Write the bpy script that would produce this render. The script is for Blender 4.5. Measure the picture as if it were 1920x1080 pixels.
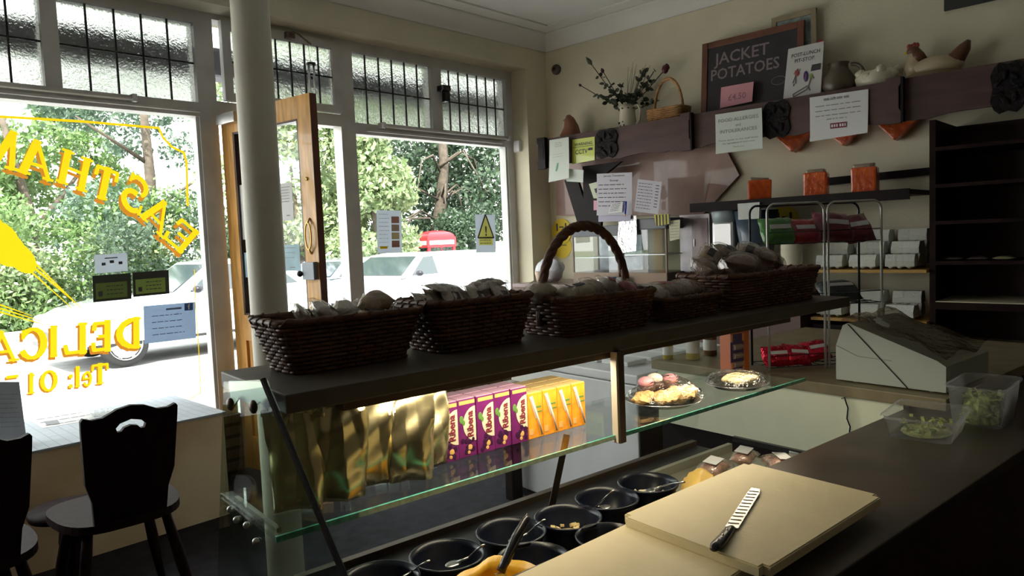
import bpy, bmesh, math, random
import numpy as np
from math import sin, cos, pi, radians, sqrt, atan2
from mathutils import Vector, Matrix

for o in list(bpy.data.objects):
    bpy.data.objects.remove(o)
SC = bpy.context.scene
COL = SC.collection

# ---------------------------------------------------------------- camera
EYE = Vector((0, 0, 1.4))
FPX = 1341.15
YAW, PITCH, ROLL = radians(45.768), radians(3.949), radians(-2.356)
_f = Vector((sin(YAW)*cos(PITCH), cos(YAW)*cos(PITCH), -sin(PITCH)))
_r0 = Vector((cos(YAW), -sin(YAW), 0)); _u0 = _r0.cross(_f)
_r = cos(ROLL)*_r0 + sin(ROLL)*_u0
_u = -sin(ROLL)*_r0 + cos(ROLL)*_u0
cam = bpy.data.cameras.new('camera')
cam.sensor_width = 36; cam.lens = FPX/1920*36; cam.clip_start = 0.02; cam.clip_end = 300
camo = bpy.data.objects.new('camera', cam); COL.objects.link(camo)
camo.matrix_world = Matrix(((_r.x, _u.x, -_f.x, EYE.x), (_r.y, _u.y, -_f.y, EYE.y), (_r.z, _u.z, -_f.z, EYE.z), (0, 0, 0, 1)))
SC.camera = camo

# ---------------------------------------------------------------- sky, sun, exposure
w = bpy.data.worlds.new('sky'); SC.world = w; w.use_nodes = True
nt = w.node_tree; nt.nodes.clear()
wo = nt.nodes.new('ShaderNodeOutputWorld'); bg = nt.nodes.new('ShaderNodeBackground')
tc = nt.nodes.new('ShaderNodeTexCoord'); sx = nt.nodes.new('ShaderNodeSeparateXYZ'); rp = nt.nodes.new('ShaderNodeValToRGB')
nt.links.new(tc.outputs['Generated'], sx.inputs[0]); nt.links.new(sx.outputs['Z'], rp.inputs[0])
rp.color_ramp.elements[0].position = 0.0; rp.color_ramp.elements[0].color = (1, 1, 0.97, 1)
rp.color_ramp.elements[1].position = 0.7; rp.color_ramp.elements[1].color = (0.92, 0.96, 1.0, 1)
nt.links.new(rp.outputs[0], bg.inputs[0]); bg.inputs[1].default_value = 5.6
nt.links.new(bg.outputs[0], wo.inputs[0])
sun = bpy.data.lights.new('sun', 'SUN'); sun.energy = 13; sun.angle = radians(0.6); sun.color = (1, 0.95, 0.86)
suno = bpy.data.objects.new('sun', sun); COL.objects.link(suno)
suno.rotation_euler = Vector((0.55, 0.62, -1.0)).to_track_quat('-Z', 'Y').to_euler()   # from high above the left of the shop, onto the far side of the street
SC.view_settings.view_transform = 'Standard'; SC.view_settings.look = 'None'
SC.view_settings.exposure = 0.0; SC.view_settings.gamma = 1; SC.view_settings.use_curve_mapping = False
SC.cycles.max_bounces = 10; SC.cycles.diffuse_bounces = 5; SC.cycles.glossy_bounces = 4
SC.cycles.transmission_bounces = 6; SC.cycles.transparent_max_bounces = 24
SC.cycles.caustics_reflective = False; SC.cycles.caustics_refractive = False
SC.cycles.sample_clamp_indirect = 6; SC.cycles.blur_glossy = 0.6
def portal(name, loc, sx_, sy_):
    l = bpy.data.lights.new(name, 'AREA'); l.shape = 'RECTANGLE'; l.size = sx_; l.size_y = sy_
    l.cycles.is_portal = True
    o = bpy.data.objects.new(name, l); COL.objects.link(o); o.location = loc
    o.rotation_euler = Vector((0, -1, 0)).to_track_quat('-Z', 'Z').to_euler()

# ---------------------------------------------------------------- measured frames
CA = radians(6.623)                          # the counter stands a little askew to the window wall
cx = Vector((cos(CA), -sin(CA), 0)); cy = Vector((sin(CA), cos(CA), 0))
AX = {'X': Vector((1, 0, 0)), 'Y': Vector((0, 1, 0)), 'Z': Vector((0, 0, 1)), 'lx': cx, 'ly': cy}
def Q(px, py, axis, val):                    # point of the photograph on a real plane of the room
    R = (px-960)*_r - (py-540)*_u + FPX*_f
    n = AX[axis]
    return EYE + R*((val - EYE.dot(n))/R.dot(n))
def lp(v): return Vector((v.dot(cx), v.dot(cy), v.z))
def QL(px, py, axis, val): return lp(Q(px, py, axis, val))
def WL(x, y, z): return cx*x + cy*y + Vector((0, 0, z))
rnd = random.Random(7)

# ---------------------------------------------------------------- materials
MATS = {}
def mat(name, col, rough=0.6, metal=0.0, var=0.0, vscale=8.0, bump=0.0, bscale=40.0, spec=0.5, coat=0.0, trans=0.0, stretch=None, emit=None, sheen=0, alpha=1.0, col2=None):
    if name in MATS: return MATS[name]
    m = bpy.data.materials.new(name); m.use_nodes = True
    n = m.node_tree; b = n.nodes['Principled BSDF']
    b.inputs['Base Color'].default_value = (*col, 1)
    b.inputs['Roughness'].default_value = rough; b.inputs['Metallic'].default_value = metal
    b.inputs['Specular IOR Level'].default_value = spec; b.inputs['Coat Weight'].default_value = coat
    b.inputs['Transmission Weight'].default_value = trans; b.inputs['Alpha'].default_value = alpha
    if emit: b.inputs['Emission Color'].default_value = (*emit[0], 1); b.inputs['Emission Strength'].default_value = emit[1]
    tcn = n.nodes.new('ShaderNodeTexCoord'); mp = n.nodes.new('ShaderNodeMapping')
    n.links.new(tcn.outputs['Object'], mp.inputs[0])
    if stretch: mp.inputs['Scale'].default_value = stretch
    if var > 0:
        no = n.nodes.new('ShaderNodeTexNoise'); no.inputs['Scale'].default_value = vscale; no.inputs['Detail'].default_value = 5
        n.links.new(mp.outputs[0], no.inputs['Vector'])
        cr = n.nodes.new('ShaderNodeValToRGB')
        c2 = col2 or tuple(c*(1-var) for c in col)
        cr.color_ramp.elements[0].position = 0.35; cr.color_ramp.elements[0].color = (*c2, 1)
        cr.color_ramp.elements[1].position = 0.65; cr.color_ramp.elements[1].color = (*tuple(min(1, c*(1+var*0.5)) for c in col), 1)
        n.links.new(no.outputs['Fac'], cr.inputs[0]); n.links.new(cr.outputs[0], b.inputs['Base Color'])
    if bump > 0:
        no = n.nodes.new('ShaderNodeTexNoise'); no.inputs['Scale'].default_value = bscale; no.inputs['Detail'].default_value = 3
        n.links.new(mp.outputs[0], no.inputs['Vector'])
        bp = n.nodes.new('ShaderNodeBump'); bp.inputs['Strength'].default_value = bump; bp.inputs['Distance'].default_value = 0.01
        n.links.new(no.outputs['Fac'], bp.inputs['Height']); n.links.new(bp.outputs[0], b.inputs['Normal'])
    MATS[name] = m; return m
def brickmat(name, c1, c2, mortar, bw, bh, msize=0.012, rough=0.8, offset=0.5, axes='XZ'):
    if name in MATS: return MATS[name]
    m = mat(name, c1, rough); n = m.node_tree; b = n.nodes['Principled BSDF']
    t = n.nodes.new('ShaderNodeTexCoord'); s = n.nodes.new('ShaderNodeSeparateXYZ'); c = n.nodes.new('ShaderNodeCombineXYZ')
    n.links.new(t.outputs['Object'], s.inputs[0]); n.links.new(s.outputs[axes[0]], c.inputs[0]); n.links.new(s.outputs[axes[1]], c.inputs[1])
    br = n.nodes.new('ShaderNodeTexBrick'); br.inputs['Scale'].default_value = 1; br.inputs['Brick Width'].default_value = bw
    br.inputs['Row Height'].default_value = bh; br.inputs['Mortar Size'].default_value = msize; br.offset = offset
    br.inputs['Color1'].default_value = (*c1, 1); br.inputs['Color2'].default_value = (*c2, 1); br.inputs['Mortar'].default_value = (*mortar, 1)
    n.links.new(c.outputs[0], br.inputs['Vector']); n.links.new(br.outputs['Color'], b.inputs['Base Color'])
    return m
def glassmat(name, tint=(1, 1, 1), refl=0.5, rough=0.02):
    """thin clear pane: transparent with a fresnel reflection"""
    if name in MATS: return MATS[name]
    m = bpy.data.materials.new(name); m.use_nodes = True; n = m.node_tree; n.nodes.clear()
    o = n.nodes.new('ShaderNodeOutputMaterial'); t = n.nodes.new('ShaderNodeBsdfTransparent'); t.inputs[0].default_value = (*tint, 1)
    g = n.nodes.new('ShaderNodeBsdfGlossy'); g.inputs['Roughness'].default_value = rough
    fr = n.nodes.new('ShaderNodeFresnel'); ge = n.nodes.new('ShaderNodeNewGeometry'); mr = n.nodes.new('ShaderNodeMapRange')
    mr.inputs['To Min'].default_value = 1.45; mr.inputs['To Max'].default_value = 1/1.45   # same reflection from either side of a thin pane
    n.links.new(ge.outputs['Backfacing'], mr.inputs['Value']); n.links.new(mr.outputs[0], fr.inputs[0])
    ml = n.nodes.new('ShaderNodeMath'); ml.operation = 'MULTIPLY'; ml.inputs[1].default_value = refl
    mx = n.nodes.new('ShaderNodeMixShader')
    n.links.new(fr.outputs[0], ml.inputs[0]); n.links.new(ml.outputs[0], mx.inputs[0])
    n.links.new(t.outputs[0], mx.inputs[1]); n.links.new(g.outputs[0], mx.inputs[2]); n.links.new(mx.outputs[0], o.inputs[0])
    MATS[name] = m; return m
def filmmat(name, tint=(1, 1, 1), haze=0.12, refl=1.0, bscale=60, bump=0.8, hazecol=(.9, .9, .9)):
    """crinkled clear film or milky plastic"""
    if name in MATS: return MATS[name]
    m = glassmat(name, tint, refl, 0.12); n = m.node_tree
    g = [x for x in n.nodes if x.type == 'BSDF_GLOSSY'][0]; mx = [x for x in n.nodes if x.type == 'MIX_SHADER'][0]
    fr = [x for x in n.nodes if x.type == 'FRESNEL'][0]
    no = n.nodes.new('ShaderNodeTexNoise'); no.inputs['Scale'].default_value = bscale
    tcn = n.nodes.new('ShaderNodeTexCoord'); n.links.new(tcn.outputs['Object'], no.inputs['Vector'])
    bp = n.nodes.new('ShaderNodeBump'); bp.inputs['Strength'].default_value = bump; bp.inputs['Distance'].default_value = 0.01
    n.links.new(no.outputs['Fac'], bp.inputs['Height']); n.links.new(bp.outputs[0], g.inputs['Normal']); n.links.new(bp.outputs[0], fr.inputs['Normal'])
    d0 = n.nodes.new('ShaderNodeBsdfDiffuse'); d1 = n.nodes.new('ShaderNodeBsdfTranslucent'); d = n.nodes.new('ShaderNodeMixShader'); d.inputs[0].default_value = .6
    for x in (d0, d1): x.inputs[0].default_value = (*hazecol, 1)
    n.links.new(d0.outputs[0], d.inputs[1]); n.links.new(d1.outputs[0], d.inputs[2])
    m2 = n.nodes.new('ShaderNodeMixShader'); m2.inputs[0].default_value = haze
    out = [x for x in n.nodes if x.type == 'OUTPUT_MATERIAL'][0]
    n.links.new(mx.outputs[0], m2.inputs[1]); n.links.new(d.outputs[0], m2.inputs[2]); n.links.new(m2.outputs[0], out.inputs[0])
    return m
def frosted(name):
    m = bpy.data.materials.new(name); m.use_nodes = True; n = m.node_tree; n.nodes.clear()
    o = n.nodes.new('ShaderNodeOutputMaterial')
    r = n.nodes.new('ShaderNodeBsdfRefraction'); r.inputs['Roughness'].default_value = 0.30; r.inputs['IOR'].default_value = 1.18
    r.inputs[0].default_value = (0.66, 0.68, 0.65, 1)
    g = n.nodes.new('ShaderNodeBsdfGlossy'); g.inputs['Roughness'].default_value = 0.15
    tr = n.nodes.new('ShaderNodeBsdfTransparent'); tr.inputs[0].default_value = (.8, .8, .8, 1)
    vo = n.nodes.new('ShaderNodeTexNoise'); vo.inputs['Scale'].default_value = 42; vo.inputs['Detail'].default_value = 3
    tcn = n.nodes.new('ShaderNodeTexCoord'); n.links.new(tcn.outputs['Object'], vo.inputs['Vector'])
    bp = n.nodes.new('ShaderNodeBump'); bp.inputs['Strength'].default_value = 1.0; bp.inputs['Distance'].default_value = 0.02
    n.links.new(vo.outputs['Fac'], bp.inputs['Height']); n.links.new(bp.outputs[0], r.inputs['Normal']); n.links.new(bp.outputs[0], g.inputs['Normal'])
    mx = n.nodes.new('ShaderNodeMixShader'); mx.inputs[0].default_value = 0.08
    m2 = n.nodes.new('ShaderNodeMixShader'); m2.inputs[0].default_value = 0.06
    n.links.new(r.outputs[0], mx.inputs[1]); n.links.new(g.outputs[0], mx.inputs[2])
    n.links.new(mx.outputs[0], m2.inputs[1]); n.links.new(tr.outputs[0], m2.inputs[2]); n.links.new(m2.outputs[0], o.inputs[0])
    MATS[name] = m; return m

M_WALL = mat('cream_wall', (.72, .68, .52), .9, var=.08, vscale=2, bump=.25, bscale=60)
M_CEIL = mat('ceiling_paint', (.82, .82, .79), .9, var=.05, vscale=1.5, bump=.2, bscale=50)
M_WHITE = mat('white_gloss_paint', (.62, .62, .60), .45, var=.12, vscale=5)
M_FLOOR = mat('dark_floor', (.020, .020, .026), .9, var=.4, vscale=14, bump=.1, spec=.2)
M_WOOD = mat('honey_wood', (.74, .38, .09), .35, var=.3, vscale=6, stretch=(6, 6, .7), coat=.3)
M_DWOOD = mat('dark_wood', (.06, .022, .014), .4, var=.4, vscale=5, stretch=(6, 6, 1), coat=.2)
M_FASCIA = mat('fascia_wood', (.105, .062, .057), .45, var=.25, vscale=5, stretch=(3, .5, 3), spec=.25)
M_BLACKW = mat('ebony_paint', (.012, .008, .008), .5, spec=.12)
M_CHAIR = mat('chair_wood', (.018, .008, .007), .6, spec=.08, var=.3, vscale=6, stretch=(6, 6, 1))
M_LEAD = mat('lead', (.02, .02, .022), .6)
M_GLASS = glassmat('window_glass', (.97, .98, .97), .5)
M_CGLASS = glassmat('counter_glass', (.975, .995, .985), .7)
M_FROST = frosted('textured_glass')
M_GREEN_EDGE = mat('green_glass_edge', (.12, .52, .40), .12, spec=1, coat=1, var=.35, vscale=60)
M_PAPER = mat('paper', (.74, .75, .76), .8)
M_PAPER2 = mat('paper_green_white', (.66, .72, .66), .8)
M_INK = mat('ink', (.05, .05, .06), .7)
M_GREYINK = mat('grey_ink', (.28, .29, .30), .7)
M_YEL = mat('gold_paint', (.85, .58, .02), .4)
M_YELSH = mat('ochre_shadow_paint', (.50, .20, .03), .5)
M_YSIGN = mat('yellow_sign', (.80, .60, .03), .5)
M_STEEL = mat('steel', (.55, .55, .54), .3, metal=1)
M_DSTEEL = mat('bronze_metal', (.13, .095, .07), .4, metal=.6)
M_SHELFTOP = mat('brown_laminate', (.10, .085, .065), .5, var=.15, vscale=20)
M_WICK = mat('wicker', (.15, .065, .035), .5, var=.4, vscale=30)
M_WICKL = mat('light_wicker', (.42, .22, .07), .5, var=.4, vscale=30)
M_BLACK = mat('black_plastic', (.012, .013, .02), .25)
M_NAVY = mat('navy_plastic', (.006, .008, .018), .3)
M_WPLAS = mat('white_enamel', (.80, .81, .83), .4, var=.05)
M_GREYW = mat('pale_green_panel', (.74, .78, .60), .45, var=.08, vscale=4)
M_BOARD = mat('cutting_board', (.80, .70, .44), .55, var=.06, vscale=8, bump=.1, bscale=80)
M_WORK = mat('brown_worktop', (.06, .045, .032), .34, var=.3, vscale=10)
M_FILM = filmmat('clear_film', (1, 1, 1), .08, 1.0, 90, .8, (.85, .74, .58))
M_TUB = filmmat('clear_plastic', (.97, .99, .98), .24, 1.0, 25, .15)
M_BRASS = mat('brass', (.75, .5, .15), .25, metal=1)
M_CERAM = mat('cream_ceramic', (.66, .62, .48), .25)
M_RED = mat('red_paint', (.62, .02, .03), .3)
M_TERRA = mat('terracotta', (.30, .12, .075), .7, var=.2)

def paintmat(name, col):
    m = bpy.data.materials.new(name); m.use_nodes = True; n = m.node_tree; n.nodes.clear()
    o = n.nodes.new('ShaderNodeOutputMaterial'); d = n.nodes.new('ShaderNodeBsdfDiffuse'); t = n.nodes.new('ShaderNodeBsdfTranslucent')
    mx = n.nodes.new('ShaderNodeMixShader'); mx.inputs[0].default_value = .45
    for x in (d, t): x.inputs[0].default_value = (*col, 1)
    n.links.new(d.outputs[0], mx.inputs[1]); n.links.new(t.outputs[0], mx.inputs[2]); n.links.new(mx.outputs[0], o.inputs[0])
    MATS[name] = m; return m
M_YEL = paintmat('gold_window_paint', (.85, .56, .01)); M_YELSH = paintmat('ochre_window_paint', (.50, .19, .02))
M_PAPERW = paintmat('window_paper', (.66, .70, .74))
# ---------------------------------------------------------------- mesh collecting
_tc = {}
def text_mesh(s, offset=0.0):
    k = (s, offset)
    if k in _tc: return _tc[k]
    cu = bpy.data.curves.new('t', 'FONT'); cu.body = s; cu.size = 1; cu.offset = offset; cu.resolution_u = 2
    ob = bpy.data.objects.new('t', cu); COL.objects.link(ob)
    bpy.context.view_layer.update()
    me = bpy.data.meshes.new_from_object(ob.evaluated_get(bpy.context.evaluated_depsgraph_get()))
    vs = [tuple(v.co) for v in me.vertices]; fs = [tuple(p.vertices) for p in me.polygons]
    bpy.data.objects.remove(ob); bpy.data.curves.remove(cu); bpy.data.meshes.remove(me)
    x0 = min(v[0] for v in vs); x1 = max(v[0] for v in vs)
    _tc[k] = (vs, fs, x0, x1); return _tc[k]

class MB:
    def __init__(s, smooth=False): s.v = []; s.f = []; s.m = []; s.sm = smooth; s.mi = 0
    def add(s, vs, fs):
        b = len(s.v); s.v += [Vector(v) for v in vs]; s.f += [tuple(i+b for i in f) for f in fs]; s.m += [s.mi]*len(fs); return s
    def box(s, x0, y0, z0, x1, y1, z1, M=None, bev=0.0):
        if bev > 0:
            bm = bmesh.new(); bmesh.ops.create_cube(bm, size=1)
            for v in bm.verts: v.co = Vector(((x0+x1)/2+v.co.x*(x1-x0), (y0+y1)/2+v.co.y*(y1-y0), (z0+z1)/2+v.co.z*(z1-z0)))
            bmesh.ops.bevel(bm, geom=list(bm.edges), offset=bev, segments=2, affect='EDGES', profile=.6)
            bm.verts.index_update()
            vs = [v.co.copy() for v in bm.verts]; fs = [tuple(v.index for v in f.verts) for f in bm.faces]; bm.free()
        else:
            vs = [Vector((x, y, z)) for x in (x0, x1) for y in (y0, y1) for z in (z0, z1)]
            fs = [(0, 1, 3, 2), (4, 6, 7, 5), (0, 4, 5, 1), (2, 3, 7, 6), (0, 2, 6, 4), (1, 5, 7, 3)]
        if M: vs = [M @ v for v in vs]
        return s.add(vs, fs)
    def prism(s, poly, d, M=None):
        """poly: list of 3D points (planar), extruded by vector d"""
        n = len(poly); p = [Vector(a) for a in poly]; d = Vector(d)
        vs = p + [a+d for a in p]
        fs = [tuple(range(n-1, -1, -1)), tuple(range(n, 2*n))] + [(i, (i+1) % n, n+(i+1) % n, n+i) for i in range(n)]
        if M: vs = [M @ v for v in vs]
        return s.add(vs, fs)
    def tube(s, pts, r, n=8, closed=False, cap=True, flat=1.0):
        pts = [Vector(p) for p in pts]; N = len(pts); R = r if hasattr(r, '__len__') else [r]*N
        vs = []; up = None
        for i in range(N):
            a = pts[(i-1) % N] if (closed or i > 0) else pts[i]; b = pts[(i+1) % N] if (closed or i < N-1) else pts[i]
            t = (b-a); t = t.normalized() if t.length > 1e-9 else Vector((0, 0, 1))
            if up is None:
                up = Vector((0, 0, 1)) if abs(t.z) < .9 else Vector((1, 0, 0))
            x = t.cross(up)
            if x.length < 1e-4: x = t.orthogonal()
            x.normalize(); y = x.cross(t).normalized(); up = y
            for k in range(n):
                q = 2*pi*k/n; vs.append(pts[i] + x*cos(q)*R[i] + y*sin(q)*R[i]*flat)
        fs = []
        for i in range(N if closed else N-1):
            for k in range(n):
                j = (i+1) % N
                fs.append((i*n+k, i*n+(k+1) % n, j*n+(k+1) % n, j*n+k))
        if cap and not closed: fs += [tuple(range(n-1, -1, -1)), tuple(range((N-1)*n, N*n))]
        return s.add(vs, fs)
    def lathe(s, prof, n=32, c=(0, 0, 0), sxy=(1, 1)):
        c = Vector(c); vs = []; fs = []
        for (r, z) in prof:
            for k in range(n):
                q = 2*pi*k/n; vs.append(c + Vector((r*cos(q)*sxy[0], r*sin(q)*sxy[1], z)))
        for i in range(len(prof)-1):
            for k in range(n): fs.append((i*n+k, i*n+(k+1) % n, (i+1)*n+(k+1) % n, (i+1)*n+k))
        return s.add(vs, fs)
    def ball(s, c, r, seg=12, rings=8, M=None):
        r = r if hasattr(r, '__len__') else (r, r, r); c = Vector(c); vs = []; fs = []
        for i in range(rings+1):
            a = pi*i/rings
            for k in range(seg):
                q = 2*pi*k/seg; vs.append(Vector((r[0]*sin(a)*cos(q), r[1]*sin(a)*sin(q), r[2]*cos(a))))
        if M: vs = [M @ v for v in vs]
        vs = [v+c for v in vs]
        for i in range(rings):
            for k in range(seg): fs.append((i*seg+k, (i+1)*seg+k, (i+1)*seg+(k+1) % seg, i*seg+(k+1) % seg))
        return s.add(vs, fs)
    def text(s, st, org, xd, yd, size, align='L', offset=0.0, lift=0.0008, width=None, mirror=False):
        vs, fs, x0, x1 = text_mesh(st, offset); xd = Vector(xd).normalized(); yd = Vector(yd).normalized(); n = xd.cross(yd).normalized()
        wdt = (x1-x0)*size; sxx = size
        if width: sxx = width/(x1-x0); wdt = width
        o = Vector(org) - xd*({'L': 0, 'C': wdt/2, 'R': wdt}[align]) + n*lift
        return s.add([o + xd*((v[0]-x0)*sxx) + yd*(v[1]*size) for v in vs], fs)
    def rough(s, amp, scale=20, seed=0):
        from mathutils import noise
        for i, v in enumerate(s.v):
            q = v*scale + Vector((seed*3.1, seed*1.7, 0)); s.v[i] = v + noise.noise_vector(q)*amp
        return s
    def build(s, name, m, parent=None, loc=None, rot=None, smooth=None):
        me = bpy.data.meshes.new(name); me.from_pydata([tuple(v) for v in s.v], [], s.f)
        ms = m if isinstance(m, (list, tuple)) else [m]
        for k in ms: me.materials.append(k)
        me.polygons.foreach_set('material_index', [min(k, len(ms)-1) for k in s.m])
        bm = bmesh.new(); bm.from_mesh(me); bmesh.ops.recalc_face_normals(bm, faces=bm.faces); bm.to_mesh(me); bm.free()
        if s.sm if smooth is None else smooth:
            for p in me.polygons: p.use_smooth = True
        ob = bpy.data.objects.new(name, me); COL.objects.link(ob)
        if parent: ob.parent = parent
        if loc is not None: ob.location = loc
        if rot is not None: ob.rotation_euler = rot
        return ob
def auto_smooth(o, ang=40):
    for p in o.data.polygons: p.use_smooth = True
    try: o.data.set_sharp_from_angle(angle=radians(ang))
    except Exception: pass
    return o
def tag(o, label=None, cat=None, group=None, kind=None):
    if label: o['label'] = label
    if cat: o['category'] = cat
    if group: o['group'] = group
    if kind: o['kind'] = kind
    return o
def thing(name, label, cat, loc=(0, 0, 0), rz=0, group=None):
    o = bpy.data.objects.new(name, None); COL.objects.link(o); o.location = loc; o.rotation_euler = (0, 0, rz)
    o.empty_display_size = .05
    return tag(o, label, cat, group)
def copy_thing(root, loc, rz, label, group=None):
    r = root.copy(); COL.objects.link(r); r.location = loc; r.rotation_euler = (root.rotation_euler[0], root.rotation_euler[1], rz); r['label'] = label
    if group: r['group'] = group
    for c0 in list(root.children):
        c = c0.copy(); COL.objects.link(c); c.parent = r
        for g0 in list(c0.children):
            g = g0.copy(); COL.objects.link(g); g.parent = c
    return r
def struct(name, mb, m, parent=None, **k):
    o = mb.build(name, m, parent, **k)
    if parent is None: o['kind'] = 'structure'
    return o
RC = -CA
CURL = {}
def name_key(a, b): return (round(a.x, 5), round(a.y, 5), round(a.z, 5))
def sheet(name, TL, TR, BL, m, label=None, cat=None, thick=.0015, group=None, curl=0.0, BR=None, parent=None):
    """a flat card or paper with its real position; returns (object, frame) - frame: origin TL, unit right, unit down, w, h, normal"""
    TL, TR, BL = Vector(TL), Vector(TR), Vector(BL); BR = Vector(BR) if BR is not None else TR+BL-TL
    xd = (TR-TL); dd = (BL-TL); n = xd.cross(-dd).normalized()
    mb = MB()
    K = 6
    vs = []; fs = []
    for j in range(K+1):
        for i in range(K+1):
            u, v = i/K, j/K
            p = TL*(1-u)*(1-v)+TR*u*(1-v)+BL*(1-u)*v+BR*u*v
            p = p + n*curl*((v-.15)**2 + .5*(u-.5)**2*v)
            vs.append(p)
    vs2 = [p - n*thick for p in vs]
    nn = len(vs)
    for j in range(K):
        for i in range(K):
            a = j*(K+1)+i
            fs.append((a, a+K+1, a+K+2, a+1)); fs.append((a+nn, a+1+nn, a+K+2+nn, a+K+1+nn))
    for i in range(K):
        fs.append((i, i+1, i+1+nn, i+nn)); a = K*(K+1)+i; fs.append((a, a+nn, a+1+nn, a+1))
        a = i*(K+1); fs.append((a, a+nn, a+K+1+nn, a+K+1)); a = i*(K+1)+K; fs.append((a, a+K+1, a+K+1+nn, a+nn))
    org = TL.copy(); CURL[name_key(TL, TR)] = (curl, TL.copy(), xd.copy(), dd.copy())
    if parent is None:
        mb.add([v-org for v in vs+vs2], fs); o = mb.build(name, m); o.location = org
    else:
        mb.add(vs+vs2, fs); o = mb.build(name, m, parent); org = Vector((0, 0, 0))
    if label: tag(o, label, cat, group)
    return o, (TL-org, xd.normalized(), -dd.normalized(), xd.length, dd.length, n)
def prints(o, fr, items, m, name='printed_text', lift=.0012):
    """items: (text, u centre, v baseline, height frac[, width frac]) in sheet fractions; lines ('-',u0,u1,v,h)"""
    TL, xd, ud, wd, ht, n = fr; mb = MB()
    for it in items:
        if it[0] == '-':
            _, u0, u1, v, h = it
            a = TL + xd*wd*u0 - ud*ht*v + n*lift; b = TL + xd*wd*u1 - ud*ht*v + n*lift
            mb.add([a, b, b+ud*ht*h, a+ud*ht*h], [(0, 1, 2, 3)])
        else:
            s_, u, v, h = it[:4]; wf = it[4] if len(it) > 4 else None
            mb.text(s_, TL+xd*wd*u-ud*ht*v, xd, ud, ht*h, 'C', offset=.01, lift=lift, width=(wd*wf if wf else None))
    ck = CURL.get(name_key(TL+o.location if o.location.length else TL, None), None)
    if ck and ck[0]:
        _, t0, x0, d0 = ck; t0 = t0-o.location if o.location.length else t0
        for i, p in enumerate(mb.v):
            q = p-t0; u = q.dot(x0)/x0.length_squared; v = q.dot(d0)/d0.length_squared
            mb.v[i] = p+n*ck[0]*((v-.15)**2+.5*(u-.5)**2*v)
    return mb.build(name, m, o)
def lines(n, v0, v1, u0=.1, u1=.9, h=.012, seed=1, gaps=True):
    r = random.Random(seed); out = []
    for i in range(n):
        v = v0+(v1-v0)*i/max(1, n-1); u = u0
        end = u1 - r.random()*.15*(u1-u0)
        while u < end-.02:
            l = r.uniform(.04, .13)*(u1-u0)*1.6; out.append(('-', u, min(u+l, end), v, h)); u += l+.02*(1 if gaps else 0)+.005
    return out

# ================================================================ THE ROOM
D = 4.45; DW = 4.27; XW = 4.93; XL = -1.7; YB = -2.0; ZC = 3.16
struct('floor', MB().box(XL, YB, -.1, XW, 4.6, 0), M_FLOOR)
struct('ceiling', MB().box(XL, YB, ZC, XW, 4.6, ZC+.1), M_CEIL)
struct('wall_right', MB().box(XW, YB, 0, XW+.12, 4.6, ZC), M_WALL)
struct('wall_back', MB().box(XL, YB-.12, 0, XW, YB, ZC), mat('unseen_wall_dark', (.26, .21, .15), .7, var=.2))  # walls out of view, coloured dark to cut the fill light
struct('wall_left', MB().box(XL-.12, YB, 0, XL, 4.6, ZC), MATS['unseen_wall_dark'])
# wall over the windows, with its soffit; narrow pier at the corner; low wall under the glass
struct('wall_front_upper', MB().box(XL, DW, 2.865, XW, 4.6, ZC), M_WALL)
struct('wall_front_pier', MB().box(4.665, DW, 0, XW, 4.6, 2.865), M_WALL)
M_BRICK = brickmat('painted_brick', (.16, .135, .12), (.10, .085, .075), (.05, .045, .04), .235, .075)
mb = MB().box(XL, 4.40, 0, 2.0, 4.6, .36); mb.box(2.93, 4.40, 0, 4.665, 4.6, .33)
struct('wall_front_lower', mb, M_BRICK)
# coving: cove profile swept along the two visible walls
def cove(pts, name):
    prof = [(0, -.12), (.012, -.118), (.02, -.10), (.03, -.075), (.05, -.05), (.08, -.028), (.115, -.018), (.13, -.012), (.135, 0), (0, 0)]
    mb = MB(True)
    a, b, nrm = pts; a = Vector(a); b = Vector(b); nrm = Vector(nrm)
    vs = [a+nrm*p[0]+Vector((0, 0, p[1])) for p in prof]+[b+nrm*p[0]+Vector((0, 0, p[1])) for p in prof]; n = len(prof)
    mb.add(vs, [(i, (i+1) % n, n+(i+1) % n, n+i) for i in range(n)])
    struct(name, mb, M_CEIL)
cove(((XL, DW, ZC), (XW, DW, ZC), (0, -1, 0)), 'trim_1')
cove(((XW, YB, ZC), (XW, DW, ZC), (-1, 0, 0)), 'trim_2')
mb = MB(); mb.box(XL, DW-.30, ZC-.012, XW-.3, DW-.285, ZC); mb.box(XW-.30, YB, ZC-.012, XW-.285, DW-.285, ZC)
struct('trim_3', mb, M_CEIL)

# ---------------------------------------------------------------- windows
YF0, YF1 = 4.445, 4.52
def lead_bars(p, x0, x1, z0, z1, n, zh=.5, y=4.478):
    mb = MB()
    for i in range(1, n):
        x = x0+(x1-x0)*i/n; mb.box(x-.005, y-.006, z0, x+.005, y+.006, z1)
    z = z0+(z1-z0)*zh; mb.box(x0, y-.0055, z-.005, x1, y+.0055, z+.005)
    return mb.build('lead_bars', M_LEAD, p)
def pane(p, x0, x1, z0, z1, m, name='pane', y=4.48):
    return MB().box(x0, y, z0, x1, y+.004, z1).build(name, m, p)
ZT0, ZT1 = 2.31, 2.79
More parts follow.
